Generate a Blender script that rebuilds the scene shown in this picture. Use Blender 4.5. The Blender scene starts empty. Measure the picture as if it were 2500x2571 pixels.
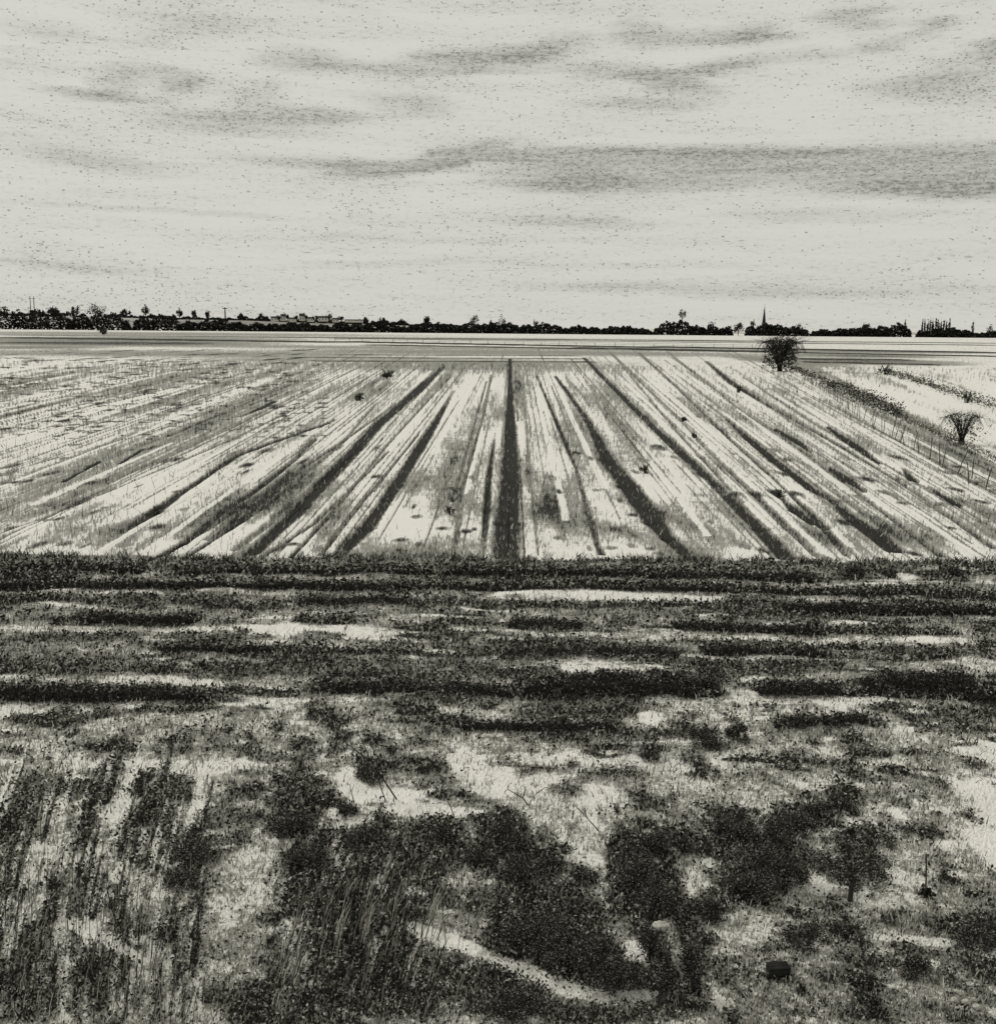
import bpy, math, random
import numpy as np
from mathutils import Matrix, Vector, Euler
R = math.radians
rng = np.random.default_rng(7); random.seed(7)
C = bpy.context.scene.collection
# ------------------------------------------------------------------ camera
W0, H0 = 1904.0, 1958.0            # units the layout was measured in
FOV = R(50); FPX = W0/2/math.tan(FOV/2)
CAMH = 8.0
HOR = 625.0                         # horizon row in the middle of the frame
PITCH = math.atan((H0/2-HOR)/FPX); ROLL = R(0.5)
cam_d = bpy.data.cameras.new("camera"); cam = bpy.data.objects.new("camera", cam_d); C.objects.link(cam)
cam_d.sensor_fit = 'HORIZONTAL'; cam_d.angle = FOV; cam_d.clip_start = 0.3; cam_d.clip_end = 80000
CR = Matrix.Rotation(math.pi/2-PITCH, 3, 'X') @ Matrix.Rotation(ROLL, 3, 'Z')
cam.matrix_world = Matrix.Translation((0, 0, CAMH)) @ CR.to_4x4()
bpy.context.scene.camera = cam
CRn = np.array(CR)
def ray(px, py):
    return CRn @ np.array([(px-W0/2)/FPX, -(py-H0/2)/FPX, -1.0])
def G(px, py, z=0.0):               # where a sight line meets the ground
    r = ray(px, py); t = (z-CAMH)/r[2]
    return np.array([r[0]*t, r[1]*t, z])
def AT(px, py, Y):                  # point on a sight line at distance Y
    r = ray(px, py); t = Y/r[1]
    return np.array([r[0]*t, Y, CAMH+r[2]*t])
def pxm(Y): return Y/FPX*1.0        # metres per unit at distance Y
# ------------------------------------------------------------------ light
sc = bpy.context.scene
sc.view_settings.view_transform = 'Standard'; sc.view_settings.look = 'None'
sc.view_settings.exposure = 0.0; sc.view_settings.gamma = 1.0
SUN_EL, SUN_AZ = R(38), R(-60)      # azimuth measured from +Y towards +X
sl = bpy.data.lights.new("sun", 'SUN'); sun = bpy.data.objects.new("sun", sl); C.objects.link(sun)
sl.energy = 1.3; sl.angle = R(12); sl.color = (1, 0.985, 0.94)
sd = Vector((math.sin(SUN_AZ)*math.cos(SUN_EL), math.cos(SUN_AZ)*math.cos(SUN_EL), math.sin(SUN_EL)))
sun.rotation_euler = sd.to_track_quat('Z', 'Y').to_euler()
world = bpy.data.worlds.new("World"); sc.world = world; world.use_nodes = True
class NT:
    def __init__(s, tree): s.t = tree; s.t.nodes.clear()
    def n(s, typ, **kw):
        nd = s.t.nodes.new(typ)
        for k, v in kw.items():
            if k.startswith('i_'):
                key = k[2:]; key = int(key) if key.isdigit() else key.replace('_', ' ')
                if hasattr(v, 'links') : s.t.links.new(v, nd.inputs[key])
                else: nd.inputs[key].default_value = v
            else: setattr(nd, k, v)
        return nd
    def m(s, op, a, b=0.0, c=None, clamp=False):
        nd = s.t.nodes.new('ShaderNodeMath'); nd.operation = op; nd.use_clamp = clamp
        for i, v in enumerate((a, b) if c is None else (a, b, c)):
            if hasattr(v, 'links'): s.t.links.new(v, nd.inputs[i])
            else: nd.inputs[i].default_value = v
        return nd.outputs[0]
    def mr(s, v, a, b, c=0.0, d=1.0, smooth=True):
        nd = s.t.nodes.new('ShaderNodeMapRange'); nd.interpolation_type = 'SMOOTHSTEP' if smooth else 'LINEAR'
        s.t.links.new(v, nd.inputs[0])
        for i, x in enumerate((a, b, c, d)): nd.inputs[i+1].default_value = x
        return nd.outputs[0]
    def mixc(s, f, a, b):
        nd = s.t.nodes.new('ShaderNodeMix'); nd.data_type = 'RGBA'
        for i, v in ((0, f), (6, a), (7, b)):
            if hasattr(v, 'links'): s.t.links.new(v, nd.inputs[i])
            else: nd.inputs[i].default_value = (*v, 1) if isinstance(v, tuple) and len(v) == 3 else v
        return nd.outputs[2]
    def scale(s, vec, sv, loc=(0, 0, 0), rot=0):
        nd = s.t.nodes.new('ShaderNodeMapping'); nd.vector_type = 'POINT'
        s.t.links.new(vec, nd.inputs[0]); nd.inputs[1].default_value = loc
        nd.inputs[2].default_value = (0, 0, rot); nd.inputs[3].default_value = sv
        return nd.outputs[0]
    def noise(s, vec, sc_, det=4, rough=.6, dist=0.0):
        nd = s.n('ShaderNodeTexNoise', i_Scale=sc_, i_Detail=det, i_Roughness=rough, i_Distortion=dist)
        s.t.links.new(vec, nd.inputs['Vector']); return nd.outputs['Fac']
def build_world():
    w = NT(world.node_tree)
    tc = w.n('ShaderNodeTexCoord').outputs['Generated']
    sky = w.n('ShaderNodeTexSky', sky_type='NISHITA', sun_disc=False, sun_elevation=SUN_EL, sun_rotation=SUN_AZ, air_density=1.0, dust_density=4.0, ozone_density=0.5)
    hs = w.n('ShaderNodeHueSaturation', i_Saturation=0.06); w.t.links.new(sky.outputs[0], hs.inputs['Color'])
    blue = w.n('ShaderNodeVectorMath', operation='SCALE'); w.t.links.new(hs.outputs[0], blue.inputs[0]); blue.inputs['Scale'].default_value = 0.055
    s = w.n('ShaderNodeSeparateXYZ'); w.t.links.new(tc, s.inputs[0])
    az = w.m('ARCTAN2', s.outputs[0], s.outputs[1]); el = w.m('ARCSINE', s.outputs[2])
    cb = w.n('ShaderNodeCombineXYZ'); w.t.links.new(az, cb.inputs[0]); w.t.links.new(el, cb.inputs[1])
    P0 = cb.outputs[0]
    # wind-drawn warp of the cloud coordinates
    n1 = w.n('ShaderNodeTexNoise', i_Scale=1.0, i_Detail=5.0, i_Roughness=.65); w.t.links.new(w.scale(P0, (9, 40, 1)), n1.inputs['Vector'])
    off = w.n('ShaderNodeVectorMath', operation='SUBTRACT'); w.t.links.new(n1.outputs['Color'], off.inputs[0]); off.inputs[1].default_value = (.5, .5, .5)
    off2 = w.n('ShaderNodeVectorMath', operation='MULTIPLY'); w.t.links.new(off.outputs[0], off2.inputs[0]); off2.inputs[1].default_value = (.10, .017, 0)
    ad = w.n('ShaderNodeVectorMath', operation='ADD'); w.t.links.new(P0, ad.inputs[0]); w.t.links.new(off2.outputs[0], ad.inputs[1])
    Pw = ad.outputs[0]
    blobs = [(1120,306,170,17,.7,.03),(1380,300,220,17,.7,.0),(1640,312,190,17,.75,-.03),(1850,320,120,20,1.0,-.02),(1250,328,240,8,.35,0),(1700,335,240,8,.35,0),(740,322,75,12,1.35,-.05),(860,298,80,10,1.3,-.22),(930,294,70,9,1.2,.08),(1080,294,140,6,.8,-.02),(1500,289,260,5,.6,.0),(1780,300,160,6,.7,.04),
      (1060,345,110,16,.75,.03),(1240,352,140,14,.9,0),(1730,352,140,15,.8,0),(1870,358,90,18,.9,0),(580,118,60,16,.8,0),(870,118,70,16,.75,-.1),(1050,96,60,16,.8,-.2),(970,104,70,14,.5,0),
      (318,148,40,15,.8,.2),(222,150,28,20,.7,-.3),(195,182,80,9,.8,0),(450,236,120,14,.7,.0),(605,220,70,12,.7,0),(785,202,60,16,.7,.1),(1225,66,45,17,.8,.1),(1345,72,60,12,.7,0),(1445,66,48,14,.85,0),
      (1285,158,60,15,.8,.2),(1405,122,60,10,.8,-.1),(1210,198,80,10,.65,0),(1800,155,90,11,.6,-.05),(1640,34,45,16,.8,0),(1770,50,32,14,.8,0),(1695,85,35,10,.7,0),(1560,105,50,10,.5,0),
      (1100,426,110,9,.5,0),(1520,405,90,9,.5,0),(1250,548,170,10,.5,0),(1720,410,90,8,.4,0),(130,298,110,16,.6,.1),(570,310,100,10,.6,.02),(900,136,170,6,.6,0),(1260,142,140,6,.6,-.03),
      (1890,95,30,12,.6,0),(1130,130,60,8,.5,0),(700,128,60,10,.5,0),(60,60,60,14,.35,0),(300,402,200,5,.45,.02),(90,505,150,6,.4,.06),(1600,560,240,9,.35,0),(800,455,200,5,.35,0),(1000,505,300,5,.25,0)]
    tot = None
    for (x, y, rx, ry, a, tilt) in blobs:
        r = ray(x, y); r = r/np.linalg.norm(r); u, v = math.atan2(r[0], r[1]), math.asin(r[2])
        # Mapping POINT: scale, rotate, translate
        sx, sy = FPX/rx*.62, FPX/ry*.62
        c_, s_ = 0, 0
        m1 = w.scale(Pw, (1, 1, 1), (-u, -v, 0)); m2 = w.scale(m1, (sx, sy, 1), (0, 0, 0), 0)
        if tilt:
            m1r = w.scale(m1, (1, 1, 1), (0, 0, 0), tilt); m2 = w.scale(m1r, (sx, sy, 1))
        ln = w.n('ShaderNodeVectorMath', operation='LENGTH'); w.t.links.new(m2, ln.inputs[0])
        d = w.mr(ln.outputs['Value'], 0.0, 1.25, a, 0.0)
        tot = d if tot is None else w.m('ADD', tot, d)
    tot = w.m('MINIMUM', tot, 1.0)
    streak = w.noise(w.scale(P0, (5, 75, 1)), 1.0, 6, .62, .4)
    wisp = w.noise(w.scale(P0, (3.2, 16, 1)), 1.0, 6, .65, .8)
    grain = w.noise(w.scale(P0, (150, 420, 1)), 1.0, 3, .7)
    # whole-sky mottling with the streak texture
    base = w.mr(streak, .35, .75, 0.0, .16)
    mott = w.m('MULTIPLY', w.mr(wisp, .50, .74, 0, .40), w.mr(el, .02, .25, .35, 1.0))
    dens = w.m('ADD', w.m('MULTIPLY', w.m('MULTIPLY', tot, .88), w.mr(streak, .3, .62, .6, 1.0)), w.m('ADD', base, mott))
    dens = w.m('MULTIPLY', dens, w.mr(grain, .32, .62, .62, 1.15)); dens = w.m('ADD', dens, w.m('MULTIPLY', w.mr(grain, .50, .74), w.mr(streak, .35, .65, .08, .42)))
    # dark flecks: small torn scraps of cloud, drawn out sideways
    def flecks(sx, sy, gate, rad, seed):
        vo = w.n('ShaderNodeTexVoronoi', feature='F1', i_Scale=1.0, i_Randomness=1.0)
        w.t.links.new(w.scale(P0, (sx, sy, 1), (seed, seed*.7, 0)), vo.inputs['Vector'])
        sp = w.n('ShaderNodeSeparateColor'); w.t.links.new(vo.outputs['Color'], sp.inputs[0])
        g = w.m('LESS_THAN', sp.outputs[0], gate)
        rr = w.m('MULTIPLY', sp.outputs[1], rad)
        k = w.m('SUBTRACT', 1.0, w.m('DIVIDE', vo.outputs['Distance'], w.m('ADD', rr, .02)), clamp=True)
        return w.m('MULTIPLY', w.m('MINIMUM', w.m('MULTIPLY', k, 2.2), 1.0), g)
    gate = w.m('ADD', w.m('MULTIPLY', w.m('MINIMUM', dens, 1.0), .95), w.mr(wisp, .46, .68, .015, .34))
    f1 = flecks(210, 380, gate, .36, 3.1); f2 = flecks(360, 640, w.m('MULTIPLY', gate, 1.6), .50, 8.3); f3 = flecks(90, 620, w.m('MULTIPLY', gate, .5), .40, 5.7)
    fl = w.m('MAXIMUM', w.m('MAXIMUM', f1, f2), w.m('MULTIPLY', f3, .8))
    c1 = w.mixc(w.m('MINIMUM', w.m('MULTIPLY', dens, .66), 1.0), (.70, .688, .628), (.16, .16, .137))
    c1 = w.mixc(w.m('MULTIPLY', fl, .55), c1, (.085, .085, .075))
    mix = w.mixc(0.90, blue.outputs[0], c1)
    bg = w.n('ShaderNodeBackground'); w.t.links.new(mix, bg.inputs[0]); bg.inputs[1].default_value = 1.0
    o = w.n('ShaderNodeOutputWorld'); w.t.links.new(bg.outputs[0], o.inputs[0])
build_world()
# ------------------------------------------------------------------ materials
def mat(name):
    m = bpy.data.materials.new(name); m.use_nodes = True; return m, NT(m.node_tree)
def finish(t, col, rough=.95, bump=None, bs=.3, bd=.05):
    b = t.n('ShaderNodeBsdfPrincipled', i_Roughness=rough); b.inputs['Specular IOR Level'].default_value = .15
    if hasattr(col, 'links'): t.t.links.new(col, b.inputs['Base Color'])
    else: b.inputs['Base Color'].default_value = (*col, 1)
    if bump is not None:
        bn = t.n('ShaderNodeBump', i_Strength=bs, i_Distance=bd); t.t.links.new(bump, bn.inputs['Height']); t.t.links.new(bn.outputs[0], b.inputs['Normal'])
    o = t.n('ShaderNodeOutputMaterial'); t.t.links.new(b.outputs[0], o.inputs[0])
PALE = (.80, .79, .735); GREY = (.30, .295, .262); DARK = (.024, .024, .020)
def ground_material():
    m, t = mat("snow_and_soil")
    tone = t.n('ShaderNodeAttribute', attribute_name='tone').outputs['Fac']
    tc = t.n('ShaderNodeTexCoord').outputs['Object']
    n1 = t.noise(tc, .9, 9, .72, .3)       # metre patches down to crumbs
    n2 = t.noise(tc, 9.0, 5, .75, .2)
    n3 = t.noise(tc, 45.0, 3, .7)
    n0 = t.noise(tc, .09, 6, .7)
    rg = t.n('ShaderNodeAttribute', attribute_name='clod').outputs['Fac']
    v = t.m('MULTIPLY', t.m('SUBTRACT', n1, .5), 1.7)
    v = t.m('ADD', v, t.m('MULTIPLY', t.m('SUBTRACT', n2, .5), 1.5))
    v = t.m('ADD', v, t.m('MULTIPLY', t.m('SUBTRACT', n3, .5), .9))
    v = t.m('ADD', v, t.m('MULTIPLY', t.m('SUBTRACT', n0, .5), .9))
    v = t.m('ADD', tone, t.m('MULTIPLY', v, rg))
    c = t.mixc(t.mr(v, .14, .46), PALE, GREY)
    c = t.mixc(t.mr(v, .50, .92), c, DARK)
    # crumbs of soil showing through everywhere
    vo = t.n('ShaderNodeTexVoronoi', feature='F1', i_Scale=11.0); t.t.links.new(tc, vo.inputs['Vector'])
    sp = t.n('ShaderNodeSeparateColor'); t.t.links.new(vo.outputs['Color'], sp.inputs[0])
    g = t.m('LESS_THAN', sp.outputs[0], t.m('ADD', t.m('MULTIPLY', tone, .6), .03))
    k = t.m('LESS_THAN', vo.outputs['Distance'], t.m('ADD', t.m('MULTIPLY', sp.outputs[1], .30), .06))
    c = t.mixc(t.m('MULTIPLY', t.m('MULTIPLY', g, k), .85), c, (.03, .03, .026))
    finish(t, c, .95, t.m('ADD', n1, t.m('MULTIPLY', n2, .3)), .5, .12)
    return m
M_ground = ground_material()
def foliage_material(name, dark, light, p):
    m, t = mat(name)
    r = t.n('ShaderNodeAttribute', attribute_name='leaf_random').outputs['Fac']
    tc = t.n('ShaderNodeTexCoord').outputs['Object']
    n = t.noise(tc, 3.0, 3, .6)
    v = t.m('ADD', r, t.m('MULTIPLY', t.m('SUBTRACT', n, .5), .35))
    c = t.mixc(t.mr(v, p-.22, p+.16), dark, light)
    finish(t, c, .95)
    return m
M_scrub = foliage_material("dark_scrub_leaf", (.024, .024, .020), (.34, .335, .295), .85)
M_heather = foliage_material("heather_leaf", (.024, .024, .020), (.38, .375, .33), .72)
M_hedge = foliage_material("far_hedge_leaf", (.014, .014, .012), (.06, .06, .052), .88)
M_fair = foliage_material("grey_twig_leaf", (.05, .05, .043), (.32, .31, .27), .70)
M_grass = foliage_material("dead_grass", (.06, .058, .048), (.55, .54, .48), .52)
M_reed = foliage_material("pale_reed", (.13, .128, .11), (.62, .61, .54), .40)
def plain(name, col, var=.4, s=8.0):
    m, t = mat(name); tc = t.n('ShaderNodeTexCoord').outputs['Object']
    n = t.noise(tc, s, 5, .65)
    c = t.mixc(t.mr(n, .35, .7), col, tuple(x*(1-var) for x in col))
    finish(t, c, .9, n, .4, .02); return m
M_bark = plain("dark_bark", (.045, .044, .038)); M_twig = plain("bare_twig", (.03, .03, .026))
M_post = plain("weathered_post", (.06, .058, .05)); M_stone = plain("grey_stone", (.12, .118, .105), .5, .6)
M_wall = plain("pale_render", (.52, .51, .46), .3, .5); M_roof = plain("slate_roof", (.05, .05, .045), .4, .5)
M_rock = plain("pale_rock", (.52, .51, .46), .35, 6); M_black = plain("blackened_timber", (.02, .02, .018), .5, 9)
# ------------------------------------------------------------------ mesh helpers
def link(name, me, m, parent=None):
    o = bpy.data.objects.new(name, me); C.objects.link(o)
    if m is not None and not me.materials: me.materials.append(m)
    if parent is not None: o.parent = parent
    return o
def mesh_np(name, V, F, attr=None, smooth=False):
    V = np.asarray(V, dtype=np.float32); F = np.asarray(F, dtype=np.int32)
    me = bpy.data.meshes.new(name); k = F.shape[1]
    me.vertices.add(len(V)); me.vertices.foreach_set('co', V.ravel())
    me.loops.add(F.size); me.loops.foreach_set('vertex_index', F.ravel())
    me.polygons.add(len(F)); me.polygons.foreach_set('loop_start', np.arange(0, F.size, k, dtype=np.int32))
    me.polygons.foreach_set('loop_total', np.full(len(F), k, dtype=np.int32))
    if smooth: me.polygons.foreach_set('use_smooth', np.ones(len(F), dtype=bool))
    if attr:
        for an, av in attr.items():
            a = me.attributes.new(an, 'FLOAT', 'POINT'); a.data.foreach_set('value', np.asarray(av, dtype=np.float32))
    me.update(calc_edges=True); me.validate()
    return me
def unit(a): return a/np.maximum(np.linalg.norm(a, axis=-1, keepdims=True), 1e-9)
def leaves(P, size, elong=1.6, up=0.0, lean=(0, 0)):
    """diamond leaf faces at points P"""
    n = len(P); size = np.broadcast_to(size, (n,))
    a = unit(rng.normal(size=(n, 3)) + np.array([lean[0], lean[1], up])); b = unit(np.cross(a, rng.normal(size=(n, 3))))
    s = (size*rng.uniform(.6, 1.4, n))[:, None]
    V = np.stack([P-a*s*elong/2, P+b*s*.5, P+a*s*elong/2, P-b*s*.5], 1).reshape(-1, 3)
    F = np.arange(n*4).reshape(n, 4)
    return V, F, np.repeat(rng.random(n), 4)
def blades(P, h, w, lean=(0, 0), spread=.35):
    """tapering bent grass blades rooted at P (two quads each)"""
    n = len(P); h = np.broadcast_to(h, (n,))*rng.uniform(.5, 1.3, n); w = np.broadcast_to(w, (n,))*rng.uniform(.6, 1.3, n)
    d = rng.normal(size=(n, 2))*spread + np.array(lean)
    top = P + np.stack([d[:, 0]*h*1.3, d[:, 1]*h*1.3, h], 1); mid = P + np.stack([d[:, 0]*h*.45, d[:, 1]*h*.45, h*.58], 1)
    th = rng.uniform(-.6, .6, n); s = np.stack([np.cos(th), np.sin(th), 0*th], 1)*w[:, None]*.5
    V = np.stack([P-s, P+s, mid+s*.8, mid-s*.8, top+s*.15, top-s*.15], 1).reshape(-1, 3)
    b = np.arange(n)[:, None]*6
    F = np.concatenate([b+np.array([0, 1, 2, 3]), b+np.array([3, 2, 4, 5])], 0)
    return V, F, np.repeat(rng.random(n), 6)
def join(parts):
    Vs, Fs, As, o = [], [], [], 0
    for V, F, A in parts:
        Vs.append(V); Fs.append(F+o); As.append(A); o += len(V)
    return np.concatenate(Vs), np.concatenate(Fs), np.concatenate(As)
def tube(pts, rads, k=5):
    pts = np.asarray(pts, float); n = len(pts); V = []; 
    for i in range(n):
        t = pts[min(i+1, n-1)]-pts[max(i-1, 0)]; t = t/(np.linalg.norm(t)+1e-9)
        a = np.cross(t, (0, 0, 1) if abs(t[2]) < .9 else (1, 0, 0)); a = a/np.linalg.norm(a); b = np.cross(t, a)
        for j in range(k):
            q = 2*math.pi*j/k; V.append(pts[i]+rads[i]*(a*math.cos(q)+b*math.sin(q)))
    F = [[i*k+j, i*k+(j+1) % k, (i+1)*k+(j+1) % k, (i+1)*k+j] for i in range(n-1) for j in range(k)]
    V.append(pts[-1]+0*pts[-1]); c = len(V)-1
    V.append(pts[0]); c0 = len(V)-1
    for j in range(0, k, 1):
        F.append([(n-1)*k+j, (n-1)*k+(j+1) % k, c, c]); F.append([j, c0, c0, (j+1) % k])
    F = [f for f in F]
    return np.array(V), np.array(F), np.zeros(len(V))
def tubes_mesh(name, lst, k=5):
    V, F, A = join([tube(p, r, k) for p, r in lst])
    me = bpy.data.meshes.new(name); fs = []
    for f in F.tolist():
        g = []
        for i in f:
            if i not in g: g.append(i)
        fs.append(g)
    me.from_pydata(V.tolist(), [], fs); me.update(); return me
def box_vf(x0, y0, z0, x1, y1, z1):
    V = np.array([(x, y, z) for z in (z0, z1) for y in (y0, y1) for x in (x0, x1)], float)
    F = np.array([(0, 2, 3, 1), (4, 5, 7, 6), (0, 1, 5, 4), (2, 6, 7, 3), (0, 4, 6, 2), (1, 3, 7, 5)])
    return V, F, np.zeros(8)
def empty(name, loc, rz=0):
    o = bpy.data.objects.new(name, None); C.objects.link(o); o.location = loc; o.rotation_euler = (0, 0, rz); o.empty_display_size = .2; return o
def tag(o, label=None, cat=None, group=None, kind=None):
    if label: o['label'] = label
    if cat: o['category'] = cat
    if group: o['group'] = group
    if kind: o['kind'] = kind
    return o
# ------------------------------------------------------------------ where the soil is bare, grassy or snowed over
# segment: points (x, y, width, darkness) ; laid on the ground as tapered bands
FUR = [
 [(850,699,6,.6),(800,744,18,.85),(725,809,20,.9),(650,889,24,.85),(575,969,26,.85),(485,1056,22,.95)],
 [(868,745,5,.3),(832,809,12,.9),(800,859,18,1),(740,954,20,.95),(700,1009,28,.8),(640,1066,22,.85)],
 [(975,686,5,.9),(975,760,7,.95),(976,830,20,1),(976,920,28,1),(970,1000,38,.98),(967,1060,44,.9)],
 [(945,840,4,.5),(935,909,9,.85),(930,975,12,.85),(925,1060,6,.4)],
 [(930,729,4,.5),(905,820,4,.55),(865,959,6,.5)],
 [(940,715,4,.55),(925,790,4,.5),(885,930,8,.45),(870,1060,10,.5)],
 [(1000,720,4,.4),(1010,860,5,.45),(1020,960,5,.35),(1030,1060,5,.3)],
 [(1027,719,4,.6),(1052,779,6,.7),(1082,849,8,.8),(1100,890,5,.6),(1142,1039,10,.6),(1152,1062,14,.85)],
 [(1117,684,6,.7),(1177,744,12,.75),(1252,819,14,.75),(1302,864,22,.75),(1367,924,20,.72),(1452,1009,28,.75),(1502,1066,28,.98)],
 [(1062,719,6,.7),(1122,799,9,.75),(1162,879,24,.85),(1202,929,34,1),(1252,999,34,.95),(1280,1030,24,.9),(1316,1068,10,.9)],
 [(1130,735,6,.5),(1160,800,6,.3),(1230,900,5,.3)],
 [(1350,690,6,.55),(1402,734,14,.8),(1477,779,7,.6),(1602,849,10,.6),(1702,909,9,.55),(1780,960,12,.5),(1904,1048,16,.6)],
 [(1482,819,8,.8),(1517,840,13,.95),(1552,864,8,.6)],[(1582,815,8,.7),(1640,855,18,1),(1684,886,10,.8)],
 [(1587,894,8,.7),(1620,915,18,1),(1655,941,8,.6)],[(1480,937,22,1),(1500,955,10,.6),(1520,975,20,.95),(1556,1001,14,.9)],
 [(1390,800,8,.6),(1430,838,12,.85),(1480,880,18,.9),(1552,934,18,.9),(1590,955,14,.6),(1640,995,32,.85),(1712,1052,30,.85)],
 [(1727,894,6,.6),(1747,919,16,.9)],[(1777,929,8,.6),(1832,966,15,.95)],
 [(1222,674,4,.6),(1300,745,6,.55),(1402,844,8,.6),(1502,934,7,.6),(1575,1005,18,.75),(1620,1062,10,.5)],
 [(1167,674,4,.55),(1240,745,6,.5),(1300,800,5,.5),(1345,850,8,.4),(1500,1000,18,.6),(1560,1062,10,.5)],
 [(1276,672,4,.5),(1400,770,5,.5),(1560,880,6,.5),(1700,985,12,.55),(1800,1062,14,.6)],
 [(1305,880,4,.3),(1400,980,4,.5),(1478,1066,5,.6)],
 [(430,716,3,.5),(250,760,4,.6),(0,812,3,.5)],[(560,735,3,.5),(300,822,4,.55),(0,905,3,.5)],[(610,760,4,.5),(420,850,5,.6),(120,975,5,.55),(0,1020,4,.5)],[(760,770,5,.5),(600,880,8,.6),(430,990,8,.6),(310,1064,7,.5)],
 [(700,850,8,.45),(560,965,14,.5),(450,1050,14,.5)],[(800,830,4,.5),(700,950,6,.6),(610,1064,8,.6)],[(480,800,6,.4),(300,880,14,.45),(100,965,16,.4)],[(1190,700,4,.5),(1300,830,6,.5),(1420,960,8,.5)],
 [(1420,720,4,.5),(1560,810,5,.5),(1760,925,7,.55),(1904,1010,7,.5)],[(1480,720,3,.5),(1640,800,4,.5),(1904,945,5,.5)],[(1350,770,4,.5),(1480,865,6,.5),(1640,985,8,.5)],
 [(525,767,9,.9),(495,782,10,.9),(455,797,5,.6)],[(415,794,6,.7),(320,834,8,.6)],[(275,857,7,.9),(228,886,7,.8)],[(192,882,8,.95),(150,903,8,.95),(120,921,9,.8)],
 [(575,729,3,.5),(400,800,3,.6),(120,912,3,.55),(0,958,3,.6)],
 [(690,700,3,.5),(560,765,4,.5),(350,868,4,.55),(0,1030,4,.5)],
 [(640,800,5,.5),(625,809,9,.7),(520,845,12,.8),(450,872,10,.75),(350,939,14,.75),(290,980,26,.9),(230,1020,8,.5)],
 [(690,752,12,.9),(680,762,8,.6)],[(752,708,6,.7),(738,720,12,.9)],
 [(600,840,12,.65),(560,880,10,.6),(500,929,12,.75),(430,975,12,.75),(350,1039,14,.7),(285,1070,12,.8)],
 [(560,900,20,.6),(520,940,18,.7),(455,994,26,.7),(400,1030,16,.55)],
 [(720,770,4,.5),(650,850,5,.5),(520,960,5,.55),(345,1070,12,.65)],
 [(860,720,5,.5),(740,850,5,.5),(640,975,6,.55),(555,1066,9,.7)],
 [(745,860,5,.5),(700,905,5,.5),(600,1000,8,.6),(500,1066,8,.6)],
]
# flat washes and drifts : (x, y, rx, ry, tilt(dy/dx), tone, mode) mode 1 raises tone, 0 lowers it
WASH = [
 (850,698,310,12,0,.55,1),(620,690,160,8,0,.4,1),(120,740,330,60,0,.42,1),(330,1000,130,70,-.3,.45,1),(560,930,60,60,-.6,.42,1),(870,930,50,130,0,.45,1),(900,820,22,60,0,.35,1),
 (1060,940,50,120,.2,.42,1),(1120,840,40,60,.5,.3,1),(1240,1030,110,50,.3,.5,1),(1320,1010,70,40,.4,.5,1),(1560,1040,60,30,0,.45,1),(1680,1000,60,40,.3,.5,1),
 (300,638,420,4,.01,.45,1),(200,650,300,7,.012,.6,1),(230,657,230,4,.01,.75,1),(60,664,120,3,.01,.6,1),(1640,690,150,5,.01,.7,1),(1640,680,130,3,.01,.7,1),(1660,672,200,2.4,.01,.6,1),(1700,695,110,3,0,.6,1),
 (1720,800,230,26,.56,.5,1),(1850,900,90,30,.5,.4,1),(1500,690,60,10,.4,.6,1),(1650,722,70,12,.4,.3,1),(1560,725,90,14,.5,.45,1),(700,672,130,3,.01,.3,1),(1000,674,420,5,.01,.52,1),(700,664,500,3,.01,.45,1),(1300,668,400,3,.01,.42,1),(300,676,400,6,.01,.48,1),(1000,648,600,2,.01,.35,1),
 (1800,735,110,16,.3,-.25,0),(1740,775,110,12,.3,-.1,0),(1400,760,60,40,.6,.0,0),(1450,880,80,40,.6,.02,0),(1330,900,40,40,.8,.0,0),(800,780,34,70,-1.2,.28,1),(420,880,60,30,-.4,.35,1),(200,930,120,30,-.4,.30,1),(760,1030,40,40,0,.45,1),(1010,780,25,80,0,.3,1)]
LINES = [(0,645,652,654,2.2,.8),(650,653,1257,664,2.2,.8),(1257,663,1904,674,2.4,.85),(700,659,1257,669,1.8,.6),(1257,669,1904,681,2.0,.75),(0,655,400,656,2,.6),(1100,664,1500,672,1.5,.6),(650,647,1904,660,1.2,.35),
 (0,640,1904,656,1.4,.35),(1540,692,1790,697,2,.6),(1520,686,1740,688,2,.6),(600,690,1130,692,1.4,.6),(560,683,1120,686,1.4,.4),(640,678,1100,680,1.2,.4)]
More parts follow.
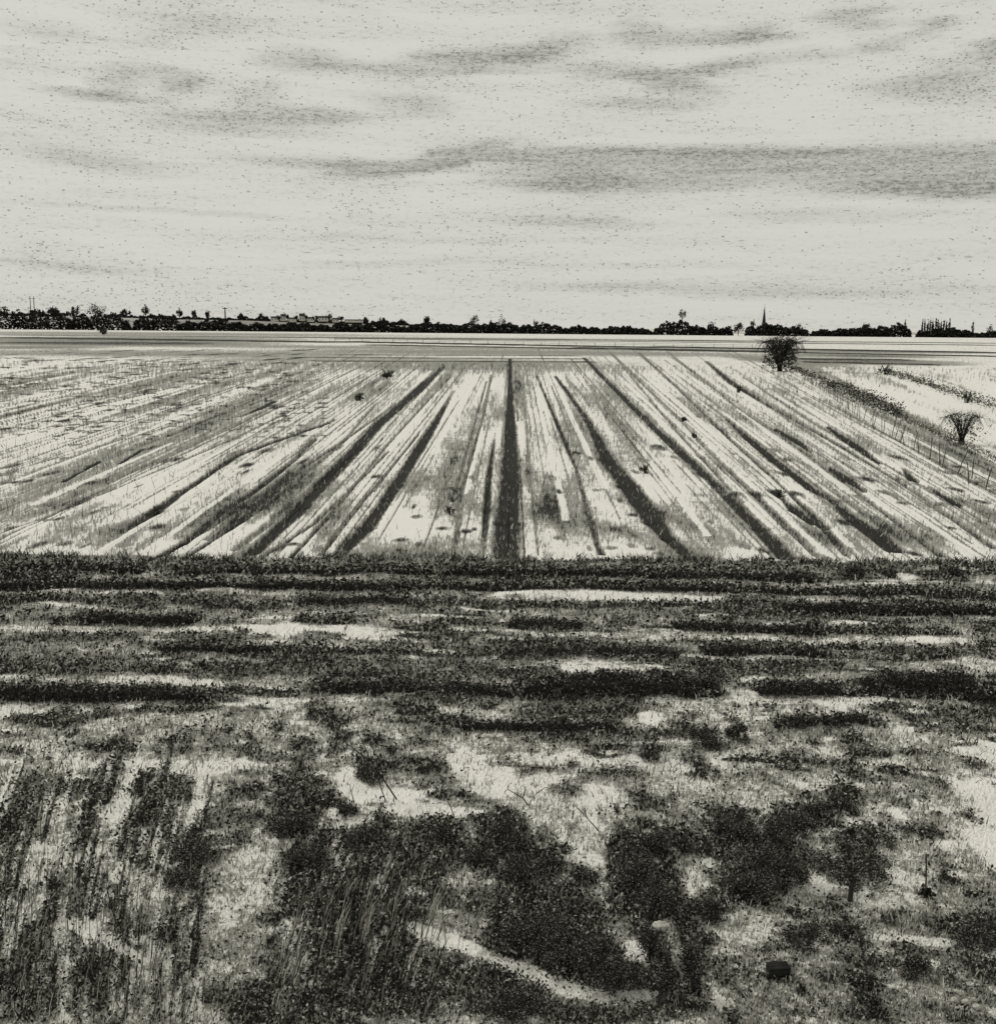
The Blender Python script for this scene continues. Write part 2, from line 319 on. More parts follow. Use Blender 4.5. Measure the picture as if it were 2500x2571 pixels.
# foreground bands : (x0, y0, x1, y1, half thickness, tone, mode)
BAND = [
 (-80,1070,1990,1084,9,.66,1),(-80,1080,1990,1094,8,.66,1),(-80,1086,270,1088,7,1.1,1),(-80,1100,130,1100,8,1.05,1),(330,1090,830,1092,6,1.05,1),(830,1092,1230,1096,7,1.1,1),(1230,1098,1560,1104,8,1.05,1),
 (1608,1095,1650,1096,8,1.1,1),(1688,1097,1712,1098,7,1.1,1),(1800,1092,1830,1093,7,1,1),(1868,1098,1990,1099,6,.9,1),(1712,1101,1756,1102,10,.05,0),
 (-80,1106,1500,1110,8,.55,1),(1400,1115,1990,1120,10,.55,1),(-80,1118,140,1119,10,1.1,1),(140,1118,750,1121,7,1.02,1),(750,1121,1350,1122,6,.95,1),(1350,1126,1990,1142,6,1.1,1),
 (0,1132,300,1133,4,.25,0),(400,1133,560,1134,5,.3,0),(950,1137,1370,1143,8,-.05,0),(1370,1150,1904,1155,6,.3,1),
 (-80,1150,120,1147,8,.95,1),(180,1148,400,1148,8,.82,1),(400,1158,530,1161,6,.9,1),(560,1150,780,1148,8,.9,1),(780,1156,950,1157,9,.85,1),(950,1158,1100,1156,4,.9,1),(1110,1161,1230,1158,5,.8,1),(1210,1156,1320,1153,4,.95,1),
 (1340,1160,1490,1160,8,.9,1),(1490,1166,1990,1170,8,.98,1),(560,1172,900,1174,8,.55,1),
 (150,1182,370,1184,9,1.02,1),(90,1186,135,1186,6,.85,1),(-80,1183,80,1184,6,.55,1),(570,1186,665,1187,7,.95,1),(720,1180,820,1182,6,.5,1),(830,1190,990,1192,5,.85,1),(970,1190,1120,1193,9,.88,1),(1155,1194,1225,1197,8,.85,1),
 (1290,1200,1570,1204,7,1.0,1),(1560,1208,1810,1209,4,.95,1),(1865,1205,1885,1206,8,.9,1),(1250,1180,1500,1183,8,.55,1),(1500,1186,1850,1190,10,.55,1),
 (0,1199,480,1203,6,.20,0),(480,1207,810,1209,10,-.15,0),(660,1213,760,1222,7,0,0),(950,1210,1230,1213,5,.28,0),(1220,1220,1700,1226,5,.34,0),(1740,1222,1870,1226,7,.02,0),(830,1204,1000,1206,3,.1,0),
 (60,1217,250,1219,6,.75,1),(300,1218,520,1219,6,.72,1),(880,1222,1060,1226,8,.7,1),(950,1225,1060,1226,5,.85,1),
 (300,1243,540,1245,6,1.08,1),(540,1245,760,1247,5,.95,1),(760,1247,950,1249,6,.9,1),(950,1240,1310,1250,9,.9,1),(1350,1242,1580,1246,8,.95,1),(1560,1255,1990,1262,4,.8,1),(1100,1228,1320,1228,3,.8,1),(1310,1228,1700,1236,4,.7,1),
 (-80,1240,300,1244,5,.55,1),(-80,1262,350,1262,8,.7,1),(-80,1282,140,1284,14,.8,1),(140,1280,330,1282,8,.75,1),(380,1280,520,1284,12,.9,1),(520,1275,1000,1285,16,.75,1),(310,1262,360,1262,8,.9,1),
 (590,1262,660,1262,10,.9,1),(1000,1270,1080,1290,10,.8,1),(1080,1278,1260,1282,9,.1,0),(1140,1262,1340,1262,6,.7,1),(1330,1290,1370,1262,16,.98,1),(1390,1270,1520,1282,14,.8,1),(1500,1262,1600,1270,12,.75,1),(1750,1270,1990,1275,12,.25,0),(1640,1280,1720,1282,8,.7,1),
 (200,1302,420,1304,8,.12,0),(-80,1325,400,1328,12,.95,1),(150,1310,330,1316,6,.8,1),(400,1322,560,1326,5,.85,1),(600,1308,800,1318,12,.95,1),(780,1320,1000,1322,12,.9,1),(1000,1310,1330,1312,20,1.02,1),(1300,1315,1380,1318,14,1.1,1),
 (1380,1300,1440,1304,12,.6,1),(1395,1325,1450,1322,9,.05,0),(1450,1312,1610,1318,12,.98,1),(1640,1315,1700,1318,12,.9,1),(1700,1308,1860,1306,17,1.05,1),(1850,1325,1990,1330,14,1.1,1),(1620,1330,1990,1334,7,1.05,1),
 (1400,1338,1700,1346,7,.12,0),(1230,1335,1310,1337,6,.15,0),(950,1335,1200,1336,5,.75,1),
 (0,1352,90,1360,6,.08,0),(-80,1362,10,1366,6,.05,0),(30,1370,140,1378,12,.88,1),(430,1340,560,1346,12,.12,0),(310,1360,400,1362,6,.85,1),(580,1345,620,1347,7,.8,1),(640,1340,760,1342,5,.3,0),
 (770,1356,880,1386,6,1.05,1),(880,1386,1180,1388,7,1.0,1),(700,1330,900,1345,8,.75,1),(1000,1360,1230,1360,16,.78,1),(1050,1405,1330,1408,12,.72,1),(1220,1372,1262,1372,14,.02,0),(1300,1372,1330,1366,10,.8,1),
 (1480,1382,1660,1374,10,.88,1),(1660,1360,1720,1358,10,.85,1),(1720,1366,1990,1372,14,.78,1),(1470,1400,1700,1404,8,.5,1),(1730,1395,1900,1395,8,.7,1),(1320,1412,1372,1412,20,.9,1),(1392,1420,1430,1400,14,.75,1),
 (1140,1426,1200,1432,5,1.0,1),(1222,1446,1262,1446,8,1.05,1),(950,1432,1130,1436,6,.35,0),(980,1452,1400,1456,12,.1,0),(170,1432,245,1433,5,.95,1),(350,1400,480,1430,18,.6,1),(450,1440,500,1452,14,.75,1),(560,1412,610,1416,8,.8,1),
 (520,1392,545,1392,12,.8,1),(0,1440,250,1445,22,.30,1),(480,1370,680,1380,10,.4,1),(140,1462,360,1466,8,.15,0),(650,1400,950,1410,15,.3,1),
 (1392,1458,1490,1460,4,.95,1),(1490,1452,1640,1462,6,.9,1),(1480,1470,1560,1472,5,.9,1),(1630,1440,1660,1441,3,1,1),(1690,1441,1705,1441,3,1,1),(1675,1475,1740,1472,6,.95,1),(1740,1468,1800,1464,3,.9,1),(1640,1450,1700,1453,3,.8,1),
 (1330,1476,1352,1478,7,1,1),(1500,1440,1550,1436,10,.6,1),(1840,1425,1990,1430,12,.0,0),(1860,1445,1990,1450,8,0,0),(1120,1480,1330,1486,5,.75,1),(960,1470,1050,1471,2.5,.9,1),
]
# foreground masses : (x, y, rx, ry, slant(dx per dy), tone, mode)
MASS = [
 (250,1480,300,40,0,.45,1),(100,1560,130,90,-.2,.52,1),(60,1750,90,200,-.2,.55,1),(130,1900,160,70,0,.62,1),(270,1500,14,22,0,1,1),(272,1545,12,36,0,1,1),(100,1510,90,12,0,.7,1),(230,1560,30,22,0,-.1,0),(420,1470,80,12,0,.1,0),
 (195,1640,40,26,0,.05,0),(350,1600,50,45,0,.82,1),(420,1560,60,26,0,.6,1),(390,1620,40,22,0,.75,1),(450,1600,25,22,0,.8,1),(290,1640,60,18,-.3,.8,1),(350,1665,45,24,0,.85,1),(225,1670,16,15,0,-.2,0),(312,1700,22,12,0,-.15,0),
 (480,1650,60,32,0,.05,0),(450,1720,50,50,0,.12,0),(470,1735,22,30,0,.35,1),(410,1760,12,18,0,.8,1),(160,1765,50,12,0,-.1,0),(220,1810,60,14,0,.0,0),(300,1850,150,30,0,.2,0),(330,1930,130,25,0,.25,0),
 (170,1745,36,20,0,.85,1),(170,1850,18,16,0,.95,1),(30,1660,22,50,-.2,.7,1),(50,1710,14,16,0,.95,1),(430,1870,50,30,0,.55,1),(400,1900,40,20,.5,.8,1),(480,1920,50,30,.6,.95,1),(560,1935,90,30,0,.9,1),
 (530,1480,60,12,0,.6,1),(590,1495,40,14,0,.85,1),(545,1500,30,10,0,.9,1),(560,1530,60,18,0,.7,1),(620,1530,40,16,0,.95,1),(660,1545,24,12,0,.9,1),(560,1565,45,30,0,.95,1),(600,1570,50,12,0,.5,1),(640,1552,14,12,.6,-.1,0),
 (640,1440,26,14,0,.85,1),(590,1440,20,10,0,.8,1),(700,1470,36,20,0,.95,1),(752,1462,22,10,0,.9,1),(810,1500,16,8,0,.8,1),(735,1540,28,7,0,1.1,1),(580,1602,24,7,0,-.1,0),
 (740,1525,80,20,0,-.2,0),(820,1548,120,12,0,-.15,0),(670,1480,26,20,0,-.2,0),(680,1505,30,12,0,-.2,0),(900,1460,50,25,0,.02,0),(980,1500,90,22,0,-.1,0),(1150,1530,55,22,0,-.1,0),(1060,1560,60,18,0,.1,0),(1010,1540,60,22,0,.05,0),
 (1095,1520,26,12,0,.75,1),(1025,1540,22,12,0,.55,1),(1145,1550,18,8,0,.6,1),(1140,1490,50,8,0,.6,1),(1280,1500,70,26,0,.2,0),(1400,1520,120,22,0,.25,0),(1240,1545,50,18,0,.65,1),(1220,1530,40,16,0,.75,1),
 (580,1640,50,30,0,.92,1),(660,1610,60,25,0,.95,1),(720,1595,40,22,0,.95,1),(620,1700,60,60,-.25,.95,1),(710,1690,50,70,-.25,.98,1),(650,1800,110,70,0,.9,1),(770,1640,40,50,-.2,.85,1),(640,1890,170,60,0,.92,1),(800,1880,120,60,0,.9,1),(750,1790,60,60,0,.9,1),
 (845,1585,38,22,0,1.05,1),(850,1620,40,40,0,.8,1),(830,1700,40,40,0,.78,1),(915,1640,34,24,0,1.02,1),(880,1730,60,20,0,.7,1),(890,1690,40,16,0,.2,0),(960,1580,45,35,0,1,1),(990,1630,40,40,0,.9,1),(940,1700,50,30,0,.7,1),
 (1050,1648,28,20,0,1.08,1),(1118,1674,26,12,0,1.05,1),(1040,1700,80,24,0,.85,1),(1110,1600,60,28,0,.1,0),(1130,1640,44,16,0,.0,0),(1100,1560,40,18,0,.1,0),
 (1010,1760,75,50,0,1.05,1),(960,1815,40,26,0,1.05,1),(1100,1750,60,34,0,.95,1),(1100,1820,90,50,0,.98,1),(1180,1860,60,30,0,.9,1),(1190,1720,50,26,0,.9,1),(1260,1710,50,36,0,1.1,1),(1150,1700,30,12,0,.4,1),
 (1230,1600,60,26,0,.9,1),(1300,1610,28,16,0,1.02,1),(1210,1640,50,36,0,.95,1),(1210,1680,50,20,0,.95,1),(1290,1660,32,24,0,.9,1),(1250,1646,14,10,0,.05,0),(1330,1690,36,24,0,.2,0),(1320,1660,30,16,0,.3,0),
 (1360,1730,46,30,0,.9,1),(1390,1560,40,26,0,.9,1),(1370,1600,36,30,0,.85,1),(1450,1580,50,30,0,.85,1),(1520,1565,36,22,0,1.02,1),(1440,1630,80,34,0,.95,1),(1500,1620,50,34,0,.85,1),(1430,1690,50,38,0,1.0,1),(1490,1660,50,24,0,.95,1),(1360,1670,26,40,0,.7,1),
 (1545,1535,26,20,0,.85,1),(1580,1560,34,24,0,.85,1),(1610,1520,38,20,0,.9,1),(1650,1590,28,18,0,1.12,1),(1640,1625,50,40,0,.85,1),(1600,1660,40,28,0,.8,1),(1690,1600,26,26,0,.75,1),(1620,1680,10,24,0,1.1,1),(1632,1790,10,40,0,1.05,1),(1630,1570,20,14,0,-.1,0),
 (1540,1690,44,16,0,-.1,0),(1500,1712,70,8,0,.3,0),(1560,1730,50,14,0,.6,1),(1540,1745,30,20,0,.8,1),(1540,1790,50,20,0,.72,1),(1598,1786,13,10,0,1.2,1),(1400,1790,40,40,-.5,.15,0),(1440,1770,40,26,0,.2,0),(1400,1850,60,28,-.5,.65,1),(1360,1850,40,20,0,.5,1),
 (1240,1780,24,50,0,1,1),(1270,1860,22,50,0,1.02,1),(1320,1790,20,60,0,.98,1),(1300,1885,30,24,0,.9,1),(1325,1885,12,26,0,1,1),(1215,1815,28,22,0,-.1,0),(1262,1765,20,12,0,-.2,0),(1305,1830,9,22,0,.1,0),(1150,1818,9,18,0,.2,0),
 (1380,1925,22,12,0,-.2,0),(1290,1930,70,18,0,.92,1),(1100,1938,180,18,0,.82,1),(990,1880,60,30,0,.98,1),(960,1930,90,26,0,.85,1),(1470,1930,60,20,0,.5,1),(1395,1945,14,22,0,.9,1),(1530,1895,8,10,0,1.1,1),(1486,1864,20,12,0,1.1,1),
 (1640,1850,50,16,0,.7,1),(1650,1885,22,16,.4,1.0,1),(1662,1930,14,30,.4,1.0,1),(1740,1845,40,18,0,.85,1),(1800,1830,90,12,0,.65,1),(1870,1775,60,22,0,.98,1),(1820,1770,50,14,0,.7,1),(1890,1850,60,30,0,.75,1),(1850,1890,60,20,0,.5,1),(1850,1945,90,14,0,.6,1),
 (1770,1705,11,9,0,1.3,1),(1765,1660,6,26,0,.7,1),(1800,1620,60,50,0,.28,1),(1730,1650,40,40,0,.1,0),(1700,1720,60,20,0,-.05,0),(1760,1800,90,8,0,-.15,0),(1720,1560,16,16,0,-.2,0),(1900,1540,44,60,0,-.3,0),(1920,1640,40,60,0,-.2,0),(1920,1830,40,8,0,-.2,0),
 (1780,1520,80,30,0,.3,1),(1520,1500,200,20,0,.3,1),(1650,1500,80,14,0,.45,1),(1750,1490,70,8,0,.5,1),(1560,1900,60,20,0,.25,0),(1750,1900,60,14,0,.2,0),(1600,1850,14,40,0,.5,1),
]
PATH = [[(765,1765,16),(850,1797,34),(930,1826,26),(1010,1858,46),(1080,1888,40),(1150,1898,26),(1275,1896,12)],[(120,1762,14),(200,1800,24),(270,1842,16)]]
fgs = np.zeros(2)
def P2W(x, y): g = G(x, y); return g[0], g[1]
def build_ground():
    # rows uniform in 1/distance where the detail is, coarse outside
    inv = np.concatenate([np.linspace(1/8.5, 1/230., 1000), 1/np.geomspace(232, 2200, 150), 1/np.geomspace(2300, 40000, 25)])
    Y = np.concatenate([[-60, -30, -12, -2, 3, 6, 7.6], 1/inv])
    uc = np.linspace(-.60, .60, 1300); ue = np.geomspace(.605, 6, 30)
    U = np.concatenate([-ue[::-1], uc, ue])
    YY, UU = np.meshgrid(Y, U, indexing='ij'); XX = UU*np.maximum(YY, 8.5)
    T = np.full(YY.shape, .19); Z = np.zeros_like(T)
    # base tone : scrubby foreground, cleaner field
    wob = rng.normal(size=4)
    T += np.where(YY < 36.5, np.where(YY > 25, .34, .26), 0)
    xw = XX + .25*np.sin(YY*1.9+XX*.7) + .1*np.sin(YY*5.1+1.3+XX*2.1); 
    def seg(x0, y0, x1, y1, w0, w1, t0, t1, soft=.45, mode=1, zdep=0.0):
        ax, ay = P2W(x0, y0); bx, by = P2W(x1, y1)
        wa, wb = w0*pxm(ay)/2, w1*pxm(by)/2
        ya, yb = min(ay, by)-max(wa, wb)*2, max(ay, by)+max(wa, wb)*2
        r0, r1 = np.searchsorted(Y, ya), np.searchsorted(Y, yb)+1
        X_, Y_ = XX[r0:r1], YY[r0:r1]
        L2 = (bx-ax)**2+(by-ay)**2
        t = np.clip(((X_-ax)*(bx-ax)+(Y_-ay)*(by-ay))/L2, 0, 1)
        d = np.hypot(X_-(ax+t*(bx-ax)), Y_-(ay+t*(by-ay)))
        w = wa+t*(wb-wa); k = np.clip((1+soft-d/np.maximum(w, 1e-3))/(2*soft), 0, 1); k = k*k*(3-2*k)
        tt = t0+t*(t1-t0)
        if mode: T[r0:r1] = np.maximum(T[r0:r1], T[r0:r1]*(1-k)+tt*k)
        else: T[r0:r1] = T[r0:r1]*(1-k)+tt*k
        if zdep: Z[r0:r1] -= zdep*k
    def ell(x, y, rx, ry, tone, mode, slant=0, soft=.4, zz=0.0, tilt=0):
        cx, cy = P2W(x, y); RX = rx*pxm(cy); yn = P2W(x, y+ry)[1]; yf = P2W(x, max(y-ry, HOR+10))[1]; 
        r0, r1 = np.searchsorted(Y, yn-(cy-yn)*.8-.1), np.searchsorted(Y, yf+(yf-cy)*.8+.1)
        if r1 <= r0: return
        X_, Y_ = XX[r0:r1], YY[r0:r1]
        v = np.where(Y_ > cy, (Y_-cy)/(yf-cy), (Y_-cy)/(cy-yn))         # depth fraction
        sx = -slant*ry*pxm(cy)*v - 0
        if tilt:
            pass
        u = (X_-cx-sx)/RX
        # tilt: the patch runs away from the viewer as it runs sideways
        if tilt: v = v + tilt*rx/ry*u
        d = np.sqrt(u*u+v*v)
        k = np.clip((1+soft-d)/(2*soft), 0, 1); k = k*k*(3-2*k)
        if mode: T[r0:r1] = np.maximum(T[r0:r1], T[r0:r1]*(1-k)+tone*k)
        else: T[r0:r1] = T[r0:r1]*(1-k)+tone*k
        if zz: Z[r0:r1] += zz*k
    for (x, y, rx, ry, tl, tone, mode) in WASH:
        if tl and rx > 60 and ry > 9: # long slanting wash = wide segment
            seg(x-rx, y-rx*tl, x+rx, y+rx*tl, ry*1.2, ry*3, tone, tone, .9, mode)
        else: ell(x, y, rx, ry, tone, mode, soft=.7)
    # streaks that follow the plough fan : pale and grey strips with ragged ends
    tx = np.array([-400, 300, 650, 850, 917, 975, 1027, 1062, 1117, 1222, 1352, 1450, 1700, 2400]); bx = np.array([-4400, -1500, -280, 485, 645, 970, 1152, 1310, 1502, 1680, 1950, 2150, 2700, 4200])
    fx = np.arange(-300, 2300, 3.0); fb = np.interp(fx, tx, bx)
    top = np.array([P2W(x, 690) for x in fx]); bot = np.array([P2W(b, 1068) for b in fb])
    r0, r1 = np.searchsorted(Y, 36.5), np.searchsorted(Y, 240)
    sub = np.zeros((r1-r0, YY.shape[1]))
    t1 = rng.random((int(2600/6)+2, 13)); t2 = rng.random((int(2600/22)+2, 9)); t3 = rng.random((int(2600/3)+2, 22))
    def bil(tb, a, b):
        i = np.clip(a.astype(int), 0, tb.shape[0]-2); j = np.clip(b.astype(int), 0, tb.shape[1]-2) if hasattr(b, 'astype') else min(int(b), tb.shape[1]-2)
        fa = a-i; fb_ = b-j
        return (tb[i, j]*(1-fa)+tb[i+1, j]*fa)*(1-fb_)+(tb[i, j+1]*(1-fa)+tb[i+1, j+1]*fa)*fb_
    for r in range(r0, r1):
        y = Y[r]; fd = float(np.clip((225-y)/70, .15, 1)); k = (top[:, 1]-y)/(top[:, 1]-bot[:, 1]); Xr = top[:, 0]+(bot[:, 0]-top[:, 0])*k
        f = np.interp(XX[r], Xr, fx)+300; sfr = float(np.clip((1/y-1/225.)/(1/37.-1/225.), 0, .999))
        sub[r-r0] = fd*.46*(bil(t1, f/6, sfr*12)-.5)+fd*.85*(bil(t2, f/22, sfr*8)-.5)+fd*.16*(bil(t3, f/3, sfr*21)-.5)
    T[r0:r1] += sub
    # fine plough lines fanning across the field
    tx = np.array([-250, 300, 650, 850, 917, 975, 1027, 1062, 1117, 1222, 1352, 1450, 1700]); bx = np.array([-3600, -1500, -280, 485, 645, 970, 1152, 1310, 1502, 1680, 1950, 2150, 2700])
    x = 200.0
    while x < 1480:
        x += rng.uniform(2.4, 7.5); b = np.interp(x, tx, bx)
        for _ in range(rng.integers(1, 4)):
            s0 = rng.uniform(0, .8)**1.3-(.065 if rng.random() < .35 else 0); s1 = min(1, s0+rng.uniform(.1, .6)); tn = rng.uniform(.45, .85)
            # depth-uniform along screen rows
            def pt(s): yy = 690+s*378; return x+(b-x)*s, yy
            p0, p1 = pt(s0), pt(s1); seg(*p0, *p1, rng.uniform(1.4, 2.5), rng.uniform(1.8, 5), tn, tn*rng.uniform(.5, 1), .6, 1, .03)
    x = 250.0
    while x < 1500:       # pale wheel strips between
        x += rng.uniform(22, 60); b = np.interp(x, tx, bx)
        s0 = rng.uniform(.05, .5); s1 = min(1, s0+rng.uniform(.3, .7))
        p0 = (x+(b-x)*s0, 690+s0*378); p1 = (x+(b-x)*s1, 690+s1*378)
        seg(*p0, *p1, 5, 14, -.1, -.1, .7, 0)
    for s in FUR:
        for a, b in zip(s[:-1], s[1:]): seg(a[0], a[1], b[0], b[1], a[2]*1.15, b[2]*1.15, a[3]*1.3, b[3]*1.3, .65, 1, .10)
    for (x0, y0, x1, y1, w, t) in LINES:
        n = 12
        for i in range(n):
            xa, xb = x0+(x1-x0)*i/n, x0+(x1-x0)*(i+1)/n; ya, yb = y0+(y1-y0)*i/n, y0+(y1-y0)*(i+1)/n
            ell((xa+xb)/2, (ya+yb)/2, (xb-xa)*.62, w*.62, (t+.45)*rng.uniform(.75, 1.1), 1, soft=.5)
    for (x0, y0, x1, y1, h, t, m) in BAND:
        n = max(1, int((x1-x0)/45))
        for i in range(n):
            xa, xb = x0+(x1-x0)*i/n, x0+(x1-x0)*(i+1)/n; yy = y0+(y1-y0)*(i+.5)/n + rng.uniform(-.22, .22)*h
            hh = h*rng.uniform(.75, 1.2)
            if n == 1: ell((xa+xb)/2, yy, max((xb-xa)*.5, 8), h, t, m)
            else: ell((xa+xb)/2, yy, (xb-xa)*.75, hh, t, m, soft=.4)
    for (x, y, rx, ry, sl_, t, m) in MASS: ell(x, y, rx, ry, t, m, slant=sl_)
    # small random patches of bare soil and drifted snow
    for _ in range(1500):
        x, y = rng.uniform(-60, 1960), 1078+rng.random()**.9*880
        f = np.clip((y-1078)/500, 0, 1); rx = rng.uniform(8, 45)*(1-.45*f); ry = rng.uniform(2, 5)+f*rng.uniform(0, 7)
        if y < 1345: rx *= 2.4; ry *= .8
        if rng.random() < (.74 if y < 1345 else .56): ell(x, y, rx, ry, rng.uniform(.6, 1.05), 1, soft=.6)
        else: ell(x, y, rx*.9, ry*.8, rng.uniform(.05, .35), 0, soft=.6)
    for (x0, y0, x1, y1, h, t, m_) in BAND:
        if m_ == 0: 
            n = max(1, int((x1-x0)/45))
            for i in range(n):
                if rng.random() < .22: continue
                xa, xb = x0+(x1-x0)*i/n, x0+(x1-x0)*(i+1)/n; ell((xa+xb)/2, y0+(y1-y0)*(i+.5)/n, (xb-xa)*(.6 if n > 1 else .5), h*rng.uniform(.45, 1.15), t+.08, 0, soft=.8)
        elif t > .93:
            n = max(1, int((x1-x0)/45))
            for i in range(n):
                xa, xb = x0+(x1-x0)*i/n, x0+(x1-x0)*(i+1)/n; ell((xa+xb)/2, y0+(y1-y0)*(i+.5)/n, (xb-xa)*(.75 if n > 1 else .5), h*.9, 1.5, 1, soft=.3)
    for (x, y, rx, ry, sl_, t, m_) in MASS:
        if m_ == 0: ell(x, y, rx*.88, ry*.85, t+.14, 0, soft=.8)
        elif t > .93: ell(x, y, rx*.85, ry*.85, 1.45, 1, slant=sl_, soft=.6)
    # slanting combed strips at the lower left and under the reeds
    for _ in range(340):
        if rng.random() < .6: x, y, L = rng.uniform(-20, 380), rng.uniform(1540, 1960), rng.uniform(50, 150); k = .32-.0006*max(0, y-1540)
        else: x, y, L = rng.uniform(540, 790), rng.uniform(1620, 1900), rng.uniform(30, 100); k = .35
        dk = rng.random() < (.42 if x < 400 else .45)
        seg(x, y, x+L*k, y-L, rng.uniform(6, 15), rng.uniform(3, 8), (1.35 if dk else .18), (.85 if dk else .22), .6, 1 if dk else 0)
    for _ in range(60):
        x, y, L = rng.uniform(1340, 1600), rng.uniform(1560, 1740), rng.uniform(20, 50); seg(x, y, x+L*.4, y-L, 5, 3, .25, .3, .7, 0)
    # mottled upper-left of the field and dark scraps along the rows
    for _ in range(500):
        x, y = rng.uniform(-40, 620), rng.uniform(668, 840)
        ell(x, y, rng.uniform(3, 12), rng.uniform(.8, 1.8), rng.uniform(.6, 1.0), 1, soft=.6)
    for _ in range(150):
        x, y = rng.uniform(-40, 1940), rng.uniform(850, 1066)
        ell(x, y, rng.uniform(4, 14), rng.uniform(2, 6), rng.uniform(.55, .95), 1, soft=.7)
    for p in PATH:
        for a, b in zip(p[:-1], p[1:]): seg(a[0], a[1], b[0], b[1], a[2]*1.35, b[2]*1.35, -.55, -.55, .3, 0, .03)
    # crumb-scale grain
    g_ = rng.normal(size=T.shape); g_ = (g_+np.roll(g_, 1, 0)+np.roll(g_, 2, 0)+np.roll(g_, 3, 0))*.5
    T += g_*np.where((YY > 36.5) & (YY < 240), .11, np.where(YY < 36.5, .11, .03))
    # gentle lumps, stronger near the viewer
    amp = np.where(YY < 37, 1.0, .25)
    Z += amp*(.06*np.sin(XX*.9+1.1*np.sin(YY*.7))*np.sin(YY*.8+XX*.3)+.03*np.sin(XX*2.7+2*np.sin(YY*1.3))*np.cos(YY*2.2)) * np.where(YY > 300, 0, 1)
    Z += np.where((YY > 9) & (YY < 36), rng.normal(size=Z.shape)*.008, 0)
    nr, ncn = YY.shape
    V = np.stack([XX, YY, Z], -1).reshape(-1, 3)
    idx = np.arange(nr*ncn).reshape(nr, ncn)
    F = np.stack([idx[:-1, :-1], idx[:-1, 1:], idx[1:, 1:], idx[1:, :-1]], -1).reshape(-1, 4)
    me = mesh_np('ground', V, F, {'tone': T.ravel(), 'clod': np.where(YY > 36.5, .38, np.where(YY < 36, 1.0, .7)).ravel()}, True)
    tag(link('ground', me, M_ground), kind='structure')
    return Y, U, T, Z
GY, GU, GT, GZ = build_ground()
def sample(x, y):
    """tone and height of the ground at world x, y"""
    x = np.asarray(x, float); y = np.asarray(y, float)
    i = np.clip(np.searchsorted(GY, y), 1, len(GY)-1); i = np.where(np.abs(GY[i-1]-y) < np.abs(GY[i]-y), i-1, i)
    u = x/np.maximum(y, 8.5); j = np.clip(np.searchsorted(GU, u), 0, len(GU)-1)
    return GT[i, j], GZ[i, j]
def on(x, y):
    g = G(x, y); return np.array([g[0], g[1], float(sample(g[0], g[1])[1])])
# ------------------------------------------------------------------ far hills behind the hedges
def far_hill():
    Y0 = 1900.0; n = 260; U = np.linspace(-.85, .85, n)*Y0
    V = []; F = []
    rows = [(0, 0), (60, .55), (160, .92), (300, 1.0), (700, .8), (1600, .3), (2600, 0)]
    for dy, k in rows:
        for x in U:
            px = W0/2 + x/Y0*FPX
            h = np.interp(px, [-600, 0, 250, 480, 700, 1000, 1300, 1900, 2600], [34, 26, 23, 17.5, 13, 8, 4.5, 3, 2])+.9*math.sin(x*.011)+.6*math.sin(x*.027+1)
            V.append((x*(Y0+dy)/Y0, Y0+dy, max(h, .6)*k - (.3 if k == 0 else 0)))
    for r in range(len(rows)-1):
        for i in range(n-1): a = r*n+i; F.append((a, a+1, a+n+1, a+n))
    V = np.array(V); T = .26+.35*np.clip(np.sin(V[:, 1]*.05+V[:, 0]*.004), 0, 1)
    tag(link('hills', mesh_np('hills', V, F, {'tone': T, 'clod': np.full(len(V), .8)}, True), M_ground), kind='structure')
far_hill()
def hillz(px, Y=2050.0):
    r = ray(px, 620); x = r[0]/r[1]*Y; u = x/(Y/1900.0)
    p = W0/2+u/1900.0*FPX
    h = np.interp(p, [-600, 0, 250, 480, 700, 1000, 1300, 1900, 2600], [34, 26, 23, 17.5, 13, 8, 4.5, 3, 2])+.9*math.sin(u*.011)+.6*math.sin(u*.027+1)
    return np.array([x, Y, max(h, .6)*.9])
